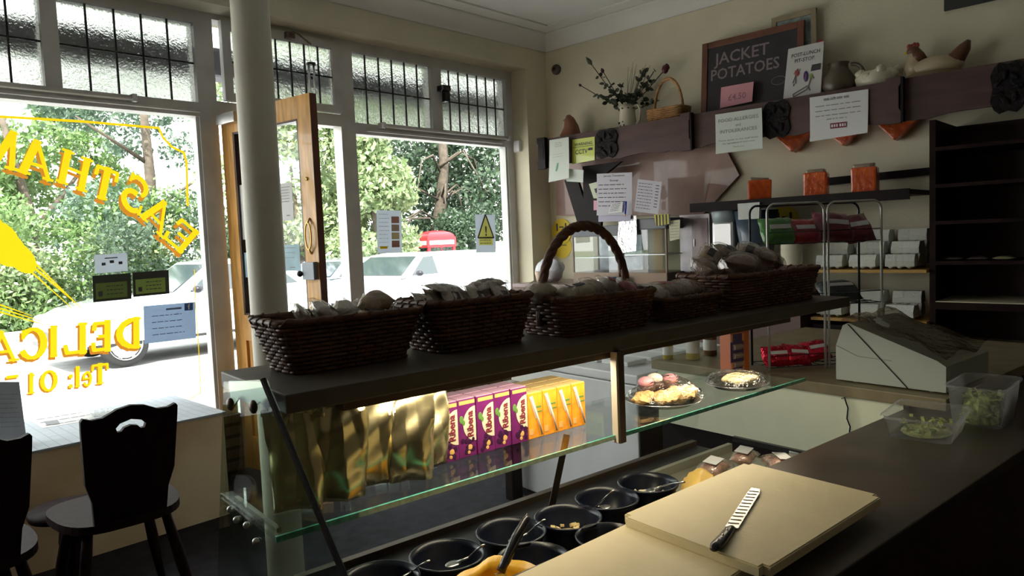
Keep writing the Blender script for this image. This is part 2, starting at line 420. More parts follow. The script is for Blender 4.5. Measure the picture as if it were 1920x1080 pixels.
# window 1: large shop pane left of the door with a leaded light above
f1 = MB()
f1.box(1.885, YF0, .36, 2.0, YF1+.03, 2.865)                                   # right post
f1.box(XL, YF0, 2.225, 1.885, YF1+.03, 2.31); f1.box(XL, YF0, 2.79, 1.885, YF1+.03, 2.865); f1.box(XL, YF0, .36, 1.885, YF1+.04, .405)
f1.box(1.08, YF0+.002, 2.31, 1.16, YF1+.03, 2.79); f1.box(.28, YF0+.002, 2.31, .35, YF1+.03, 2.79); f1.box(-.55, YF0+.002, 2.31, -.47, YF1+.03, 2.79)
f1.box(-1.0, YF0, .405, -.9, YF1+.03, 2.225)
f1.box(1.865, YF0+.012, .405, 1.886, YF1, 2.226)                                 # glazing bead
f1.box(-.9, YF0-.03, 2.245, 1.886, YF0, 2.262, bev=.004)
win1 = struct('window_1', f1, M_WHITE)
p1 = pane(win1, -.9, 1.87, .40, 2.23, M_GLASS)
for i, (a, b, n) in enumerate(((1.16, 1.885, 5), (.35, 1.08, 5), (-.47, .28, 5))):
    q = pane(win1, a, b, ZT0, ZT1, M_FROST, 'leaded_pane'); lead_bars(win1, a, b, ZT0, ZT1, n)
# window 2: hinged leaded fanlight above the door
f2 = MB()
f2.box(2.89, YF0, .0, 3.01, YF1+.03, 2.865); f2.box(2.0, YF0, 2.245, 2.89, YF1+.03, 2.33); f2.box(2.0, YF0, 2.83, 2.89, YF1+.03, 2.865)
struct_f2 = struct('window_2', f2, M_WHITE)
sash = MB()
y0, y1 = 4.415, 4.46
sash.box(2.045, y0, 2.335, 2.10, y1, 2.83); sash.box(2.83, y0, 2.335, 2.885, y1, 2.83); sash.box(2.10, y0, 2.335, 2.83, y1, 2.385); sash.box(2.10, y0, 2.775, 2.83, y1, 2.83)
so = sash.build('sash', M_WHITE, struct_f2)
pane(struct_f2, 2.10, 2.83, 2.385, 2.775, M_FROST, 'leaded_pane', 4.436); lead_bars(struct_f2, 2.10, 2.83, 2.385, 2.775, 7, y=4.436)
mb = MB(True); mb.tube([(2.50, 4.40, 2.80), (2.50, 4.36, 2.82), (2.53, 4.33, 2.80), (2.60, 4.30, 2.74)], .006)
mb.box(2.47, 4.38, 2.785, 2.53, 4.415, 2.825)
mb.build('stay', M_DSTEEL, struct_f2, smooth=False)
# window 3: shop pane right of the door with two leaded lights
f3 = MB()
f3.box(4.585, YF0, .33, 4.665, YF1+.03, 2.865); f3.box(3.01, YF0, 2.205, 4.585, YF1+.03, 2.285); f3.box(3.01, YF0, 2.79, 4.585, YF1+.03, 2.865)
f3.box(3.01, YF0, .33, 4.585, YF1+.04, .375); f3.box(3.745, YF0+.002, 2.285, 3.85, YF1+.03, 2.79)
f3.box(4.565, YF0+.012, .375, 4.586, YF1, 2.206)
f3.box(3.10, YF0-.03, 2.225, 4.50, YF0, 2.245, bev=.004)
win3 = struct('window_3', f3, M_WHITE)
pane(win3, 3.01, 4.57, .37, 2.21, M_GLASS)
pane(win3, 3.02, 3.745, 2.285, ZT1, M_FROST, 'leaded_pane'); lead_bars(win3, 3.02, 3.745, 2.285, ZT1, 6)
pane(win3, 3.85, 4.585, 2.285, ZT1, M_FROST, 'leaded_pane'); lead_bars(win3, 3.85, 4.585, 2.285, ZT1, 7)
MB().box(3.80, 4.37, 2.60, 3.88, 4.445, 2.64).box(3.845, 4.40, 2.52, 3.885, 4.44, 2.60).build('catch', M_BLACK, win3)
MB().box(4.63, 4.35, 2.16, 4.70, 4.42, 2.26, bev=.008).build('junction_box', M_PAPER, win3)
portal('window_portal_left', (.3, 4.60, 1.55), 3.2, 2.5); portal('window_portal_right', (3.35, 4.60, 1.55), 2.7, 2.5)
# roller rails under the leaded lights
def rail(x0, x1, z, label):
    t = thing('blind_rail', label, 'blind rail', ((x0+x1)/2, 4.40, z))
    MB(True).tube([(x0-(x0+x1)/2, 0, 0), (x1-(x0+x1)/2, 0, 0)], .015, 12).build('tube', M_WHITE, t)
    mb = MB()
    for x in (x0, x1):
        u = x-(x0+x1)/2; mb.box(u-.012, -.02, -.02, u+.012, .045, .022)
    mb.build('bracket', M_PAPER, t) if False else [MB().box(x-(x0+x1)/2-.012, -.02, -.02, x-(x0+x1)/2+.012, .045, .022).build('bracket', M_PAPER, t) for x in (x0, x1)]
rail(-.3, 1.50, 2.285, 'white blind roller above the large lettered window')
rail(3.22, 4.55, 2.275, 'white blind roller above the window right of the door')

# ---------------------------------------------------------------- painted lettering on window 1 (reads from the street)
def xz(px, py): v = Q(px, py, 'Y', 4.475); return (v.x, v.z)
def seg_letter(mb, ch, ox, oz, ux, uz, h, wd, y, th=.19):
    """serif capitals from strokes; ux: unit direction of the writing, uz: letter up (2D)"""
    S = {'E': [((.12, 0), (.12, 1), 1), ((.0, .93), (.85, .93), .6), ((.1, .5), (.6, .5), .6), ((0, .07), (.9, .07), .6), ((.82, .93), (.86, .72), .7), ((.86, .07), (.92, .30), .7)],
         'A': [((.08, .0), (.5, 1), .55), ((.5, 1), (.9, .0), 1.1), ((.25, .33), (.75, .33), .5), ((-.05, .03), (.25, .03), .4), ((.68, .03), (1.08, .03), .4)],
         'T': [((.5, 0), (.5, 1), 1.05), ((0, .93), (1, .93), .6), ((.02, .93), (0, .68), .6), ((.98, .93), (1, .68), .6), ((.28, .03), (.72, .03), .4)],
         'H': [((.15, 0), (.15, 1), 1), ((.85, 0), (.85, 1), 1), ((.15, .5), (.85, .5), .5), ((-.04, .03), (.34, .03), .4), ((.66, .03), (1.04, .03), .4), ((-.04, .97), (.34, .97), .4), ((.66, .97), (1.04, .97), .4)],
         'M': [((.1, 0), (.1, 1), .7), ((.1, 1), (.5, .1), 1), ((.5, .1), (.9, 1), .5), ((.9, 0), (.9, 1), 1.0), ((-.05, .03), (.25, .03), .4), ((.72, .03), (1.08, .03), .4)],
         'L': [((.15, 0), (.15, 1), 1), ((0, .07), (.85, .07), .6), ((.82, .07), (.9, .32), .7), ((-.02, .97), (.34, .97), .4)],
         'I': [((.5, 0), (.5, 1), 1), ((.2, .03), (.8, .03), .4), ((.2, .97), (.8, .97), .4)],
         'D': [((.15, 0), (.15, 1), 1)] + [((.15+.7*sin(a), .5+.46*cos(a)), (.15+.7*sin(a+pi/8), .5+.46*cos(a+pi/8)), .6+.5*sin(a+.2)) for a in [pi*i/8 for i in range(8)]] + [((0, .04), (.2, .04), .4), ((0, .96), (.2, .96), .4)],
         'C': [((.52+.45*cos(a), .5+.47*sin(a)), (.52+.45*cos(a+pi/8), .5+.47*sin(a+pi/8)), .55+.5*abs(cos(a+.2))) for a in [pi*.22+pi*i/8 for i in range(13)]] + [((.88, .93), (.88, .68), .5)],
         'O': [((.5+.45*cos(a), .5+.47*sin(a)), (.5+.45*cos(a+pi/8), .5+.47*sin(a+pi/8)), .5+.5*abs(cos(a+.2))) for a in [pi*i/8 for i in range(16)]],
         'S': [((.5+.36*cos(a), .73+.23*sin(a)), (.5+.36*cos(a+pi/8), .73+.23*sin(a+pi/8)), .7) for a in [pi*.12+pi*i/8 for i in range(9)]] + [((.5+.38*cos(a), .27+.25*sin(a)), (.5+.38*cos(a-pi/8), .27+.25*sin(a-pi/8)), .8) for a in [pi*.55-pi*i/8 for i in range(11)]] + [((.86, .95), (.86, .72), .4), ((.08, .05), (.10, .30), .4)],
         'e': [((.5+.42*cos(a), .33+.33*sin(a)), (.5+.42*cos(a+pi/6), .33+.33*sin(a+pi/6)), .6) for a in [pi*i/6 for i in range(11)]] + [((.1, .35), (.9, .35), .45)],
         'l': [((.5, 0), (.5, 1), .9), ((.2, .03), (.8, .03), .4)], ':': [((.5, .02), (.5, .16), .9), ((.5, .5), (.5, .64), .9)],
         '1': [((.5, 0), (.5, 1), .9), ((.2, .03), (.8, .03), .4), ((.5, .98), (.25, .85), .5)], '5': [((.2, .95), (.85, .95), .8)]}
    w0 = th*h
    for (a, b, k) in S.get(ch, []):
        wv = w0*k/2
        A = Vector((ox+ux[0]*a[0]*wd+uz[0]*a[1]*h, oz+ux[1]*a[0]*wd+uz[1]*a[1]*h)); B = Vector((ox+ux[0]*b[0]*wd+uz[0]*b[1]*h, oz+ux[1]*b[0]*wd+uz[1]*b[1]*h))
        d = (B-A); 
        if d.length < 1e-6: continue
        d.normalize(); n = Vector((-d.y, d.x))*wv; e = d*w0*.12
        P = [A-e-n, B+e-n, B+e+n, A-e+n]
        mb.append([(p.x, p.y) for p in P])
def letter_px(mb, ch, base, top, adv, y):
    """base: pixel of the letter's foot at its street-side left (our right); top: pixel above it; adv: pixel of the foot at the other end"""
    b = Vector(xz(*base)); t = Vector(xz(*top)); a = Vector(xz(*adv))
    uz = (t-b); h = uz.length; uz.normalize(); ux = (a-b); wd = ux.length; ux.normalize()
    seg_letter(mb, ch, b.x, b.y, (ux.x, ux.y), (uz.x, uz.y), h, wd, y)
LET = [('E', (356, 404), (371, 447), (300, 452)), ]
def arc_letters():
    # right foot, right top, left foot for each mirrored capital of EASTHAM
    return [('E', (345, 473), (371, 436), (313, 447)), ('A', (304, 448), (325, 408), (258, 392)), ('S', (272, 397), (287, 352), (226, 380)),
            ('T', (213, 374), (236, 333), (178, 358)), ('H', (163, 360), (178, 306), (105, 334)), ('A', (94, 345), (60, 270), (43, 318)), ('M', (42, 330), (18, 258), (-40, 300))]
E = arc_letters()
fix = [('E', (340, 476), (374, 436), (302, 444)), ('A', (304, 446), (330, 400), (262, 404)), ('S', (262, 408), (285, 350), (222, 376)),
       ('T', (210, 380), (222, 322), (172, 366)), ('H', (160, 360), (172, 300), (108, 340)), ('A', (96, 340), (100, 274), (36, 322)), ('M', (30, 320), (34, 250), (-50, 300))]
mb = []; mbs = []
for ch, b_, t_, a_ in fix:
    letter_px(mb, ch, b_, t_, a_, 4.4765)
    s_ = lambda p: (p[0]-5, p[1]+7)
    letter_px(mbs, ch, s_(b_), s_(t_), s_(a_), 4.4785)
# DELICA... in a straight row, mirrored
row = [('D', 263, 217), ('E', 206, 172), ('L', 162, 118), ('I', 110, 92), ('C', 86, 38), ('A', 32, -30), ('T', -34, -80)]
def rowpt(x, up): return (x, 651-(x-260)*.118*-1*-1 + (0 if not up else -57))
for ch, xr, xl in row:
    yb = lambda x: 652+(260-x)*.105
    letter_px(mb, ch, (xr, yb(xr)), (xr, yb(xr)-57), (xl, yb(xl)), 4.4765)
    letter_px(mbs, ch, (xr-4, yb(xr)+5), (xr-4, yb(xr)-52), (xl-4, yb(xl)+5), 4.4785)
for ch, xr, xl in [('T', 202, 174), ('e', 172, 156), ('l', 152, 140), (':', 138, 128), ('O', 106, 78), ('1', 68, 50), ('5', 40, 8)]:
    yb = lambda x: 718+(200-x)*.14
    letter_px(mb, ch, (xr, yb(xr)), (xr, yb(xr)-38), (xl, yb(xl)), 4.4765)
    letter_px(mbs, ch, (xr-3, yb(xr)+3), (xr-3, yb(xr)-35), (xl-3, yb(xl)+3), 4.4785)
GOLD, SHADE = mb, mbs
mb = []
# thin outline with scooped corners
mb = []
pts = [(-80, 214), (60, 222), (160, 228), (298, 240), (306, 258), (322, 275), (345, 286), (350, 305), (352, 385)]
P = [xz(*p) for p in pts]
for a, b in zip(P[:-1], P[1:]):
    a = Vector(a); b = Vector(b); d = (b-a).normalized(); n = Vector((-d.y, d.x))*.007; e = d*.004
    mb.append([(q.x, q.y) for q in (a-e-n, b+e-n, b+e+n, a-e+n)])
pts = [(365, 505), (366, 560), (372, 640), (377, 737), (366, 742), (355, 750), (350, 762)]
P = [xz(*p) for p in pts]
for a, b in zip(P[:-1], P[1:]):
    a = Vector(a); b = Vector(b); d = (b-a).normalized(); n = Vector((-d.y, d.x))*.0025
    mb.append([(q.x, q.y) for q in (a-n, b-n, b+n, a+n)])
OUTL = mb
# painted ears of wheat
mb = []
def blade(p0, p1_, w0, w1):
    a = Vector(xz(*p0)); b = Vector(xz(*p1_)); d = (b-a).normalized(); n = Vector((-d.y, d.x))
    mb.append([(q.x, q.y) for q in (a-n*w0, b-n*w1, b+n*w1, a+n*w0)])
for (c, r1, r2, an) in [((-25, 420), 60, 26, -50), ((5, 450), 40, 28, -50), ((38, 482), 38, 22, -45), ((15, 468), 36, 30, -40)]:
    P = []
    for k in range(18):
        q = 2*pi*k/18; x = r1*cos(q); y = r2*sin(q); A = radians(-an)
        P.append(xz(c[0]+x*cos(A)-y*sin(A), c[1]+x*sin(A)+y*cos(A)))
    mb.append([(q[0], q[1]) for q in P])
for i, (a, b) in enumerate([((55, 495), (150, 575)), ((62, 490), (165, 590)), ((48, 500), (140, 582)), ((60, 498), (120, 548)), ((-10, 575), (90, 606)), ((-10, 582), (95, 612)), ((-10, 568), (60, 592))]):
    blade(a, b, .005, .001)
WHEAT = mb
from mathutils.geometry import delaunay_2d_cdt
def paint_layers(layers):
    # layers: (name, polygons, material, label); earlier layers lie over later ones, no two pieces overlap
    vs = []; fs = []; own = []
    for k, (nm, polys, m_, lb_) in enumerate(layers):
        for P in polys:
            if sum(P[i][0]*P[(i+1) % len(P)][1]-P[(i+1) % len(P)][0]*P[i][1] for i in range(len(P))) < 0: P = P[::-1]
            b = len(vs); vs += [Vector(p) for p in P]; fs.append(list(range(b, b+len(P)))); own.append(k)
    V, E2, F2, ov, oe, of = delaunay_2d_cdt(vs, [], fs, 1, 1e-5, True)
    for k, (nm, polys, m_, lb_) in enumerate(layers):
        q = MB(); sel = [f for f, o in zip(F2, of) if o and min(own[i] for i in o) == k]
        q.add([(v.x, 4.477, v.y) for v in V], [tuple(f) for f in sel]); used = sorted({i for f in q.f for i in f}); mp_ = {u: i for i, u in enumerate(used)}
        q.v = [q.v[u] for u in used]; q.f = [tuple(mp_[i] for i in f) for f in q.f]
        o = q.build(nm, m_, p1)
        if lb_: o['label'] = lb_
paint_layers([('gold_lettering', GOLD, M_YEL, 'gold painted shop lettering and telephone line, seen from behind'), ('painted_wheat', WHEAT, M_YEL, None), ('gold_outline', OUTL, M_YEL, None),
              ('lettering_shadow', SHADE, M_YELSH, 'ochre drop shadow of the painted letters')])

# ---------------------------------------------------------------- open door
Hn = Vector((2.03, 4.43, 0)); E_ = Vector((2.14, 3.56, 0))
dv = (E_-Hn); DWD = dv.length; drz = atan2(dv.y, dv.x)
dr = thing('shop_door', 'open honey-brown wooden door with a tall glass panel, swung into the shop', 'door', Hn, drz)
DT = .045; DH = 2.245
def indoor(px, py):     # local (along, z) of a pixel on the door face
    n = Vector((-dv.y, dv.x, 0)).normalized(); R = (px-960)*_r-(py-540)*_u+FPX*_f
    P = EYE+R*(((Hn-EYE).dot(n))/R.dot(n)); return ((P-Hn).dot(dv.normalized()), P.z)
g0 = .115; g1 = DWD-.115; gz0 = indoor(465, 590)[1]; gz1 = DH-.125
mb = MB().box(0, -DT/2, .01, g0, DT/2, DH); mb.box(g1, -DT/2, .01, DWD, DT/2, DH); mb.box(g0, -DT/2, gz1, g1, DT/2, DH)
mb.box(g0, -DT/2, gz0-.16, g1, DT/2, gz0); mb.box(g0, -DT/2, .01, g1, DT/2, .22)
mb.build('door_frame', M_WOOD, dr)
MB().box(g0, -.008, .22, g1, .008, gz0-.16).box(g0+.09, -.015, .30, g1-.09, .015, gz0-.25).build('lower_panel', M_WOOD, dr)
mb = MB()
for (a, b, c, d) in ((g0, gz0, g0+.014, gz1), (g1-.014, gz0, g1, gz1), (g0, gz0, g1, gz0+.012), (g0, gz1-.012, g1, gz1)): mb.box(a, -DT/2+.002, b, c, DT/2-.002, d)
mb.build('glazing_bead', M_DWOOD, dr)
MB().box(g0, -.003, gz0, g1, .003, gz1).build('door_pane', M_GLASS, dr)
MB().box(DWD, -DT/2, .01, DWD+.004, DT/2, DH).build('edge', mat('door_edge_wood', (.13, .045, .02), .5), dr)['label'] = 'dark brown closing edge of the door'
sd = -1 if (Vector((-dv.y, dv.x, 0)).dot(EYE-Hn) < 0) else 1    # side of the door facing the room
mb = MB(True); yy = sd*(DT/2+.018)
mb.tube([(DWD-.058+.026*cos(a), yy, 1.46+.075*sin(a)) for a in [2*pi*i/28 for i in range(28)]], .0045, 8, closed=True)
mb.tube([(DWD-.058, yy, 1.535), (DWD-.058, sd*DT/2, 1.56)], .006); mb.tube([(DWD-.058, yy, 1.385), (DWD-.058, sd*DT/2, 1.36)], .006)
mb.build('door_handle', M_BRASS, dr)
mb = MB(); mb.box(DWD-.115, min(sd*DT/2, sd*(DT/2+.03)), 1.215, DWD-.012, max(sd*DT/2, sd*(DT/2+.03)), 1.315, bev=.004)
lb = mb.build('rim_lock', mat('blue_grey_metal', (.22, .25, .28), .4, metal=.4), dr)
MB(True).ball((DWD-.13, sd*(DT/2+.035), 1.25), .018).build('lock_knob', M_BLACK, lb)
MB(True).tube([(DWD-.062, sd*DT/2, 1.78), (DWD-.062, sd*(DT/2+.006), 1.78)], .011, 14).build('night_latch', M_BRASS, dr)
MB().box(.02, min(sd*DT/2, sd*(DT/2+.05)), DH-.075, .22, max(sd*DT/2, sd*(DT/2+.05)), DH-.01, bev=.006).build('door_closer', M_STEEL, dr)
def on_door(name, p, m, label, cat, ln=4, seed=1, y=None):
    (x0, y0), (x1, y1) = p
    a = indoor(x0, y0); b = indoor(x1, y0+ (y1-y0)*0); c = indoor(x0, y1)
    M = Matrix.Translation(Hn) @ Matrix.Rotation(drz, 4, 'Z'); yv = sd*.007
    TL = M @ Vector((a[0], yv, a[1])); TR = M @ Vector((b[0], yv, a[1])); BL = M @ Vector((a[0], yv, c[1]))
    o, fr = sheet(name, TL, TR, BL, m, label, cat)
    if ln: prints(o, fr, lines(ln, .12, .5, .1, .85, .02, seed)+[('-', .5, .75, .88, .03)], M_GREYINK)
    return o
on_door('notice', ((523, 345), (549, 415)), M_PAPER, 'white printed notice taped high on the open door glass', 'notice', 6)
on_door('notice', ((446, 348), (474, 450)), M_PAPER, 'large white paper on the hinge side of the door glass', 'notice', 0)
M_PBLUE = mat('pale_blue_print', (.42, .62, .72), .7, var=.15)
on_door('poster', ((525, 460), (563, 508)), M_PBLUE, 'pale blue poster low on the open door glass', 'poster', 3, 4)
on_door('poster', ((454, 474), (476, 520)), M_PBLUE, 'blue poster beside the hinge stile of the door', 'poster', 0)
# ---------------------------------------------------------------- column, sills, ledge
pv = EYE + ((487-960)*_r-(300-540)*_u+FPX*_f)*(2.8/FPX)
mb = MB(True); mb.lathe([(.072, 0), (.072, ZC)], 40, (0, 0, 0)); mb.lathe([(.085, 0), (.085, .05), (.073, .06)], 40)
tag(mb.build('column', mat('column_paint', (.86, .84, .72), .5, var=.05), loc=(pv.x, pv.y, 0)), 'round cream pillar standing in front of the wooden door', 'column')
LX1 = Q(424, 772, 'Y', 3.70).x; LZ = .552
t = thing('window_ledge_box', 'boxed-in window ledge with a pale checked top behind the chairs', 'ledge', (.3, 3.70, 0))
def ledge_local(x): return x-.3
M_CLOTH = brickmat('checked_cloth', (.50, .56, .62), (.56, .62, .68), (.40, .46, .52), .045, .03, .003, .8, 0, 'XY')
MB().box(ledge_local(-1.5), 0, LZ-.012, ledge_local(LX1), .72, LZ, bev=.003).build('top', M_CLOTH, t)
MB().box(ledge_local(-1.5), .008, 0, ledge_local(LX1-.012), .70, LZ-.012).build('front_panel', mat('beige_board', (.80, .66, .44), .75, var=.16, vscale=1.3, bump=.1, col2=(.56, .38, .20)), t)

# ================================================================ THE STREET
M_PAVE = mat('pavement', (.50, .48, .45), .9, var=.15, vscale=3)
M_ROAD = mat('asphalt', (.42, .42, .41), .9, var=.15, vscale=5)
struct('pavement', MB().box(-14, 4.6, -.25, 16, 8.2, -.06), M_PAVE)
mb = MB(); mb.add([(-40, 8.2, -.15), (40, 8.2, -.15), (40, 17, -.20), (60, 34, -.75), (-60, 34, -.2), (-40, 17, -.15)], [(0, 1, 2, 5), (5, 2, 3, 4)])
struct('road', mb, M_ROAD)
mb = MB(); mb.box(-60, 16.2, -.6, 40, 17.0, -.04); struct('trim_4', mb, M_PAVE)   # far kerb
struct('ground', MB().box(-60, 17, -.9, 60, 60, -.5), mat('verge', (.12, .16, .05), .9, var=.4, vscale=2))
# awning box over the shop front
struct('trim_5', MB().box(-3, 4.76, 2.565, 5.2, 4.98, 2.755, bev=.03), mat('awning_box', (.10, .10, .12), .6))
struct('wall_outside', MB().box(-3, 4.6, 2.875, 5.2, 4.75, 3.6), M_WALL)

def leafmat(name, c1, c2, tr=.35):
    m = bpy.data.materials.new(name); m.use_nodes = True; n = m.node_tree; n.nodes.clear()
    o = n.nodes.new('ShaderNodeOutputMaterial'); d = n.nodes.new('ShaderNodeBsdfDiffuse'); t = n.nodes.new('ShaderNodeBsdfTranslucent')
    g = n.nodes.new('ShaderNodeBsdfGlossy'); g.inputs['Roughness'].default_value = .35
    mx = n.nodes.new('ShaderNodeMixShader'); mx.inputs[0].default_value = tr; m2 = n.nodes.new('ShaderNodeMixShader'); m2.inputs[0].default_value = .06
    ge = n.nodes.new('ShaderNodeNewGeometry'); cr = n.nodes.new('ShaderNodeValToRGB')
    cr.color_ramp.elements[0].color = (*c1, 1); cr.color_ramp.elements[1].color = (*c2, 1)
    n.links.new(ge.outputs['Random Per Island'], cr.inputs[0])
    for x in (d, t): n.links.new(cr.outputs[0], x.inputs[0])
    n.links.new(d.outputs[0], mx.inputs[1]); n.links.new(t.outputs[0], mx.inputs[2]); n.links.new(mx.outputs[0], m2.inputs[1]); n.links.new(g.outputs[0], m2.inputs[2]); n.links.new(m2.outputs[0], o.inputs[0])
    return m
L_MID = leafmat('leaf_mid', (.09, .17, .05), (.22, .34, .12)); L_DARK = leafmat('leaf_dark', (.035, .065, .04), (.09, .15, .08)); L_LIGHT = leafmat('leaf_light', (.16, .25, .10), (.40, .47, .26)); L_BLUE = leafmat('leaf_blue', (.07, .13, .09), (.19, .28, .19))
M_BARK = mat('bark', (.10, .08, .06), .9, var=.3, vscale=8)
def leaves(n, blobs, size, seed, droop=0.0):
    """blobs: (x,y,z,rx,ry,rz,weight); leaf cards on and inside the ellipsoids"""
    r = np.random.default_rng(seed); wts = np.array([b[6] for b in blobs], float); wts /= wts.sum()
    idx = r.choice(len(blobs), n, p=wts); B = np.array([b[:6] for b in blobs])
    d = r.normal(size=(n, 3)); d /= np.linalg.norm(d, axis=1)[:, None]
    rad = r.uniform(.55, 1.05, n)[:, None] ** .6
    # clumps so that gaps open between them
    c = B[idx, :3] + d*B[idx, 3:]*rad + r.normal(size=(n, 3))*.08
    a = r.normal(size=(n, 3)); a /= np.linalg.norm(a, axis=1)[:, None]
    b = np.cross(a, r.normal(size=(n, 3))); b /= np.linalg.norm(b, axis=1)[:, None]
    s = r.uniform(.6, 1.3, n)[:, None]*size
    V = np.stack([c-a*s, c+b*s*.5, c+a*s, c-b*s*.5], 1).reshape(-1, 3)
    mb = MB(); mb.v = [Vector(v) for v in V]; mb.f = [(4*i, 4*i+1, 4*i+2, 4*i+3) for i in range(n)]; mb.m = [0]*n
    return mb
def clumps(x0, x1, y0, y1, z0, z1, k, r0, r1, seed):
    r = random.Random(seed); out = []
    for i in range(k):
        q = r.uniform(r0, r1); out.append((r.uniform(x0, x1), r.uniform(y0, y1), r.uniform(z0, z1), q, q*.8, q*.75, q*q))
    return out
def fast_build(mb, name, m, parent):
    me = bpy.data.meshes.new(name); me.from_pydata([tuple(v) for v in mb.v], [], mb.f); me.materials.append(m)
    o = bpy.data.objects.new(name, me); COL.objects.link(o); o.parent = parent; return o
def tree(name, label, cat, loc, blobs, n, size, m, seed, trunk=None, group=None, z0=-.2):
    t = thing(name, label, cat, (loc[0], loc[1], -.5), 0, group)
    o = fast_build(leaves(n, blobs, size, seed), 'foliage', m, t)
    if trunk:
        mb = MB(True)
        for pts, r0 in trunk: mb.tube(pts, [r0*(1-.7*i/(len(pts)-1)) for i in range(len(pts))], 8)
        mb.build('trunk', M_BARK, t)
    return t
def P0(px, dist):                       # ground position along the bearing of a picture column, at a distance
    R = (px-960)*_r + FPX*_f; R = Vector((R.x, R.y, 0)).normalized(); return R*dist
# left: big shaggy conifer and pale shrubs, hedge in the middle, willow-like tree right, dark tree behind the kiosk
t1 = P0(60, 25); tree('garden_tree', 'tall loose green tree behind the gold letters at the far left', 'tree', t1, clumps(-4.2, 3.2, -1, 3, 1.2, 8.0, 36, .4, 1.0, 1), 15000, .10, L_MID, 1, [([(0, 0, 0), (.2, .3, 3), (-.3, .4, 6)], .25), ([(.1, .2, 2.5), (2, .5, 5)], .12), ([(0, .2, 3), (-2, .5, 5.6)], .1)])
t2 = P0(290, 22); tree('conifer', 'dark drooping conifer right of the gold lettering', 'tree', t2, clumps(-2.0, 1.6, -1, 2, .3, 8.4, 36, .4, .85, 2), 14000, .085, L_BLUE, 2, [([(0, 0, 0), (.1, 0, 4), (0, 0, 8)], .22), ([(0, 0, 3), (1.6, -.4, 4.2)], .07), ([(0, 0, 4.4), (-1.7, -.4, 5.4)], .07)])
t3 = P0(20, 19.5); tree('shrub', 'yellow-green bush behind the white car at the far left', 'shrub', t3, clumps(-3.2, 3.4, -.5, 1.2, .2, 2.3, 30, .45, .8, 3), 14000, .07, L_LIGHT, 3)
t4 = P0(180, 20); tree('shrub', 'green hedge bush above the bonnet of the car', 'shrub', t4, clumps(-2.2, 2.3, -.3, 1.2, .2, 3.2, 26, .5, .85, 4), 12000, .07, L_MID, 4)
t5 = P0(330, 18.6); tree('shrub', 'dark hedge bush beside the right edge of the lettered window', 'shrub', t5, clumps(-1.6, 1.9, -.3, 1, .2, 2.6, 22, .4, .7, 5), 10000, .06, L_DARK, 5)
t6 = P0(570, 19.5); tree('laurel', 'leafy green laurel seen through the doorway', 'tree', t6, clumps(-1.7, 2.1, -.5, 1.4, 0, 7.2, 46, .5, .9, 6), 18000, .09, L_LIGHT, 6, [([(0, 0, 0), (.1, .2, 2), (0, .3, 4)], .12)])
t7 = P0(715, 19.0); tree('laurel', 'pale sunlit leafy tree in the left half of the right window', 'tree', t7, clumps(-1.1, .7, -.5, 1.2, .5, 7.0, 32, .45, .8, 7), 15000, .09, L_LIGHT, 7, [([(0, 0, 0), (.1, .2, 2), (0, .3, 4)], .12)])
br = [([(0, 0, 0), (-.1, .1, 2.2), (.2, 0, 4.6), (.1, 0, 7)], .32)]
for k in range(14):
    rr = random.Random(k+50); a = rr.uniform(0, 6.28); z = rr.uniform(1.6, 4.6); L = rr.uniform(1.2, 2.6)
    br.append(([(0, 0, z), (cos(a)*L*.5, -abs(sin(a))*L*.4, z+.45), (cos(a)*L, -abs(sin(a))*L*.6, z+rr.uniform(-.5, .5)), (cos(a)*L*1.3, -abs(sin(a))*L*.7, z-rr.uniform(.1, 1.2))], .045))
t8 = P0(835, 24.5); tree('yew_tree', 'large dark tree with bare branches behind the red telephone box', 'tree', t8, clumps(-2.9, 3.9, .2, 3, .8, 8.0, 60, .6, 1.3, 8), 30000, .10, L_DARK, 8, br)
t9 = P0(915, 23); tree('shrub', 'green undergrowth beneath the dark tree by the warning poster', 'shrub', t9, clumps(-1.6, 1.9, -.4, .9, .3, 2.6, 24, .35, .65, 9), 11000, .06, L_DARK, 9)
t10 = P0(690, 22.5); tree('shrub', 'dark evergreen bush behind the parked white car', 'shrub', t10, clumps(-2.5, 2.4, -.2, 1, .2, 2.0, 20, .5, .8, 10), 9000, .07, L_DARK, 10)
t11 = P0(990, 24); tree('garden_tree', 'green tree at the right edge of the right window', 'tree', t11, clumps(-2, 4, -1, 2, 1, 6.5, 30, .6, 1.2, 11), 12000, .10, L_DARK, 11, [([(0, 0, 0), (0, 0, 4)], .2)])
# stone wall piece
wp = P0(925, 17.2); mb = MB(); M_STONE = brickmat('garden_brick', (.50, .36, .28), (.40, .33, .28), (.45, .42, .38), .30, .12, .02)
mb.box(-.9, -.15, -.2, 1.4, .15, 1.0); mb.box(.15, -.22, -.2, .55, .22, 1.35, bev=.02)
tag(mb.build('garden_wall', M_STONE, loc=wp, rot=(0, 0, -.5)), 'low brick garden wall with a pier beyond the parked car', 'wall')

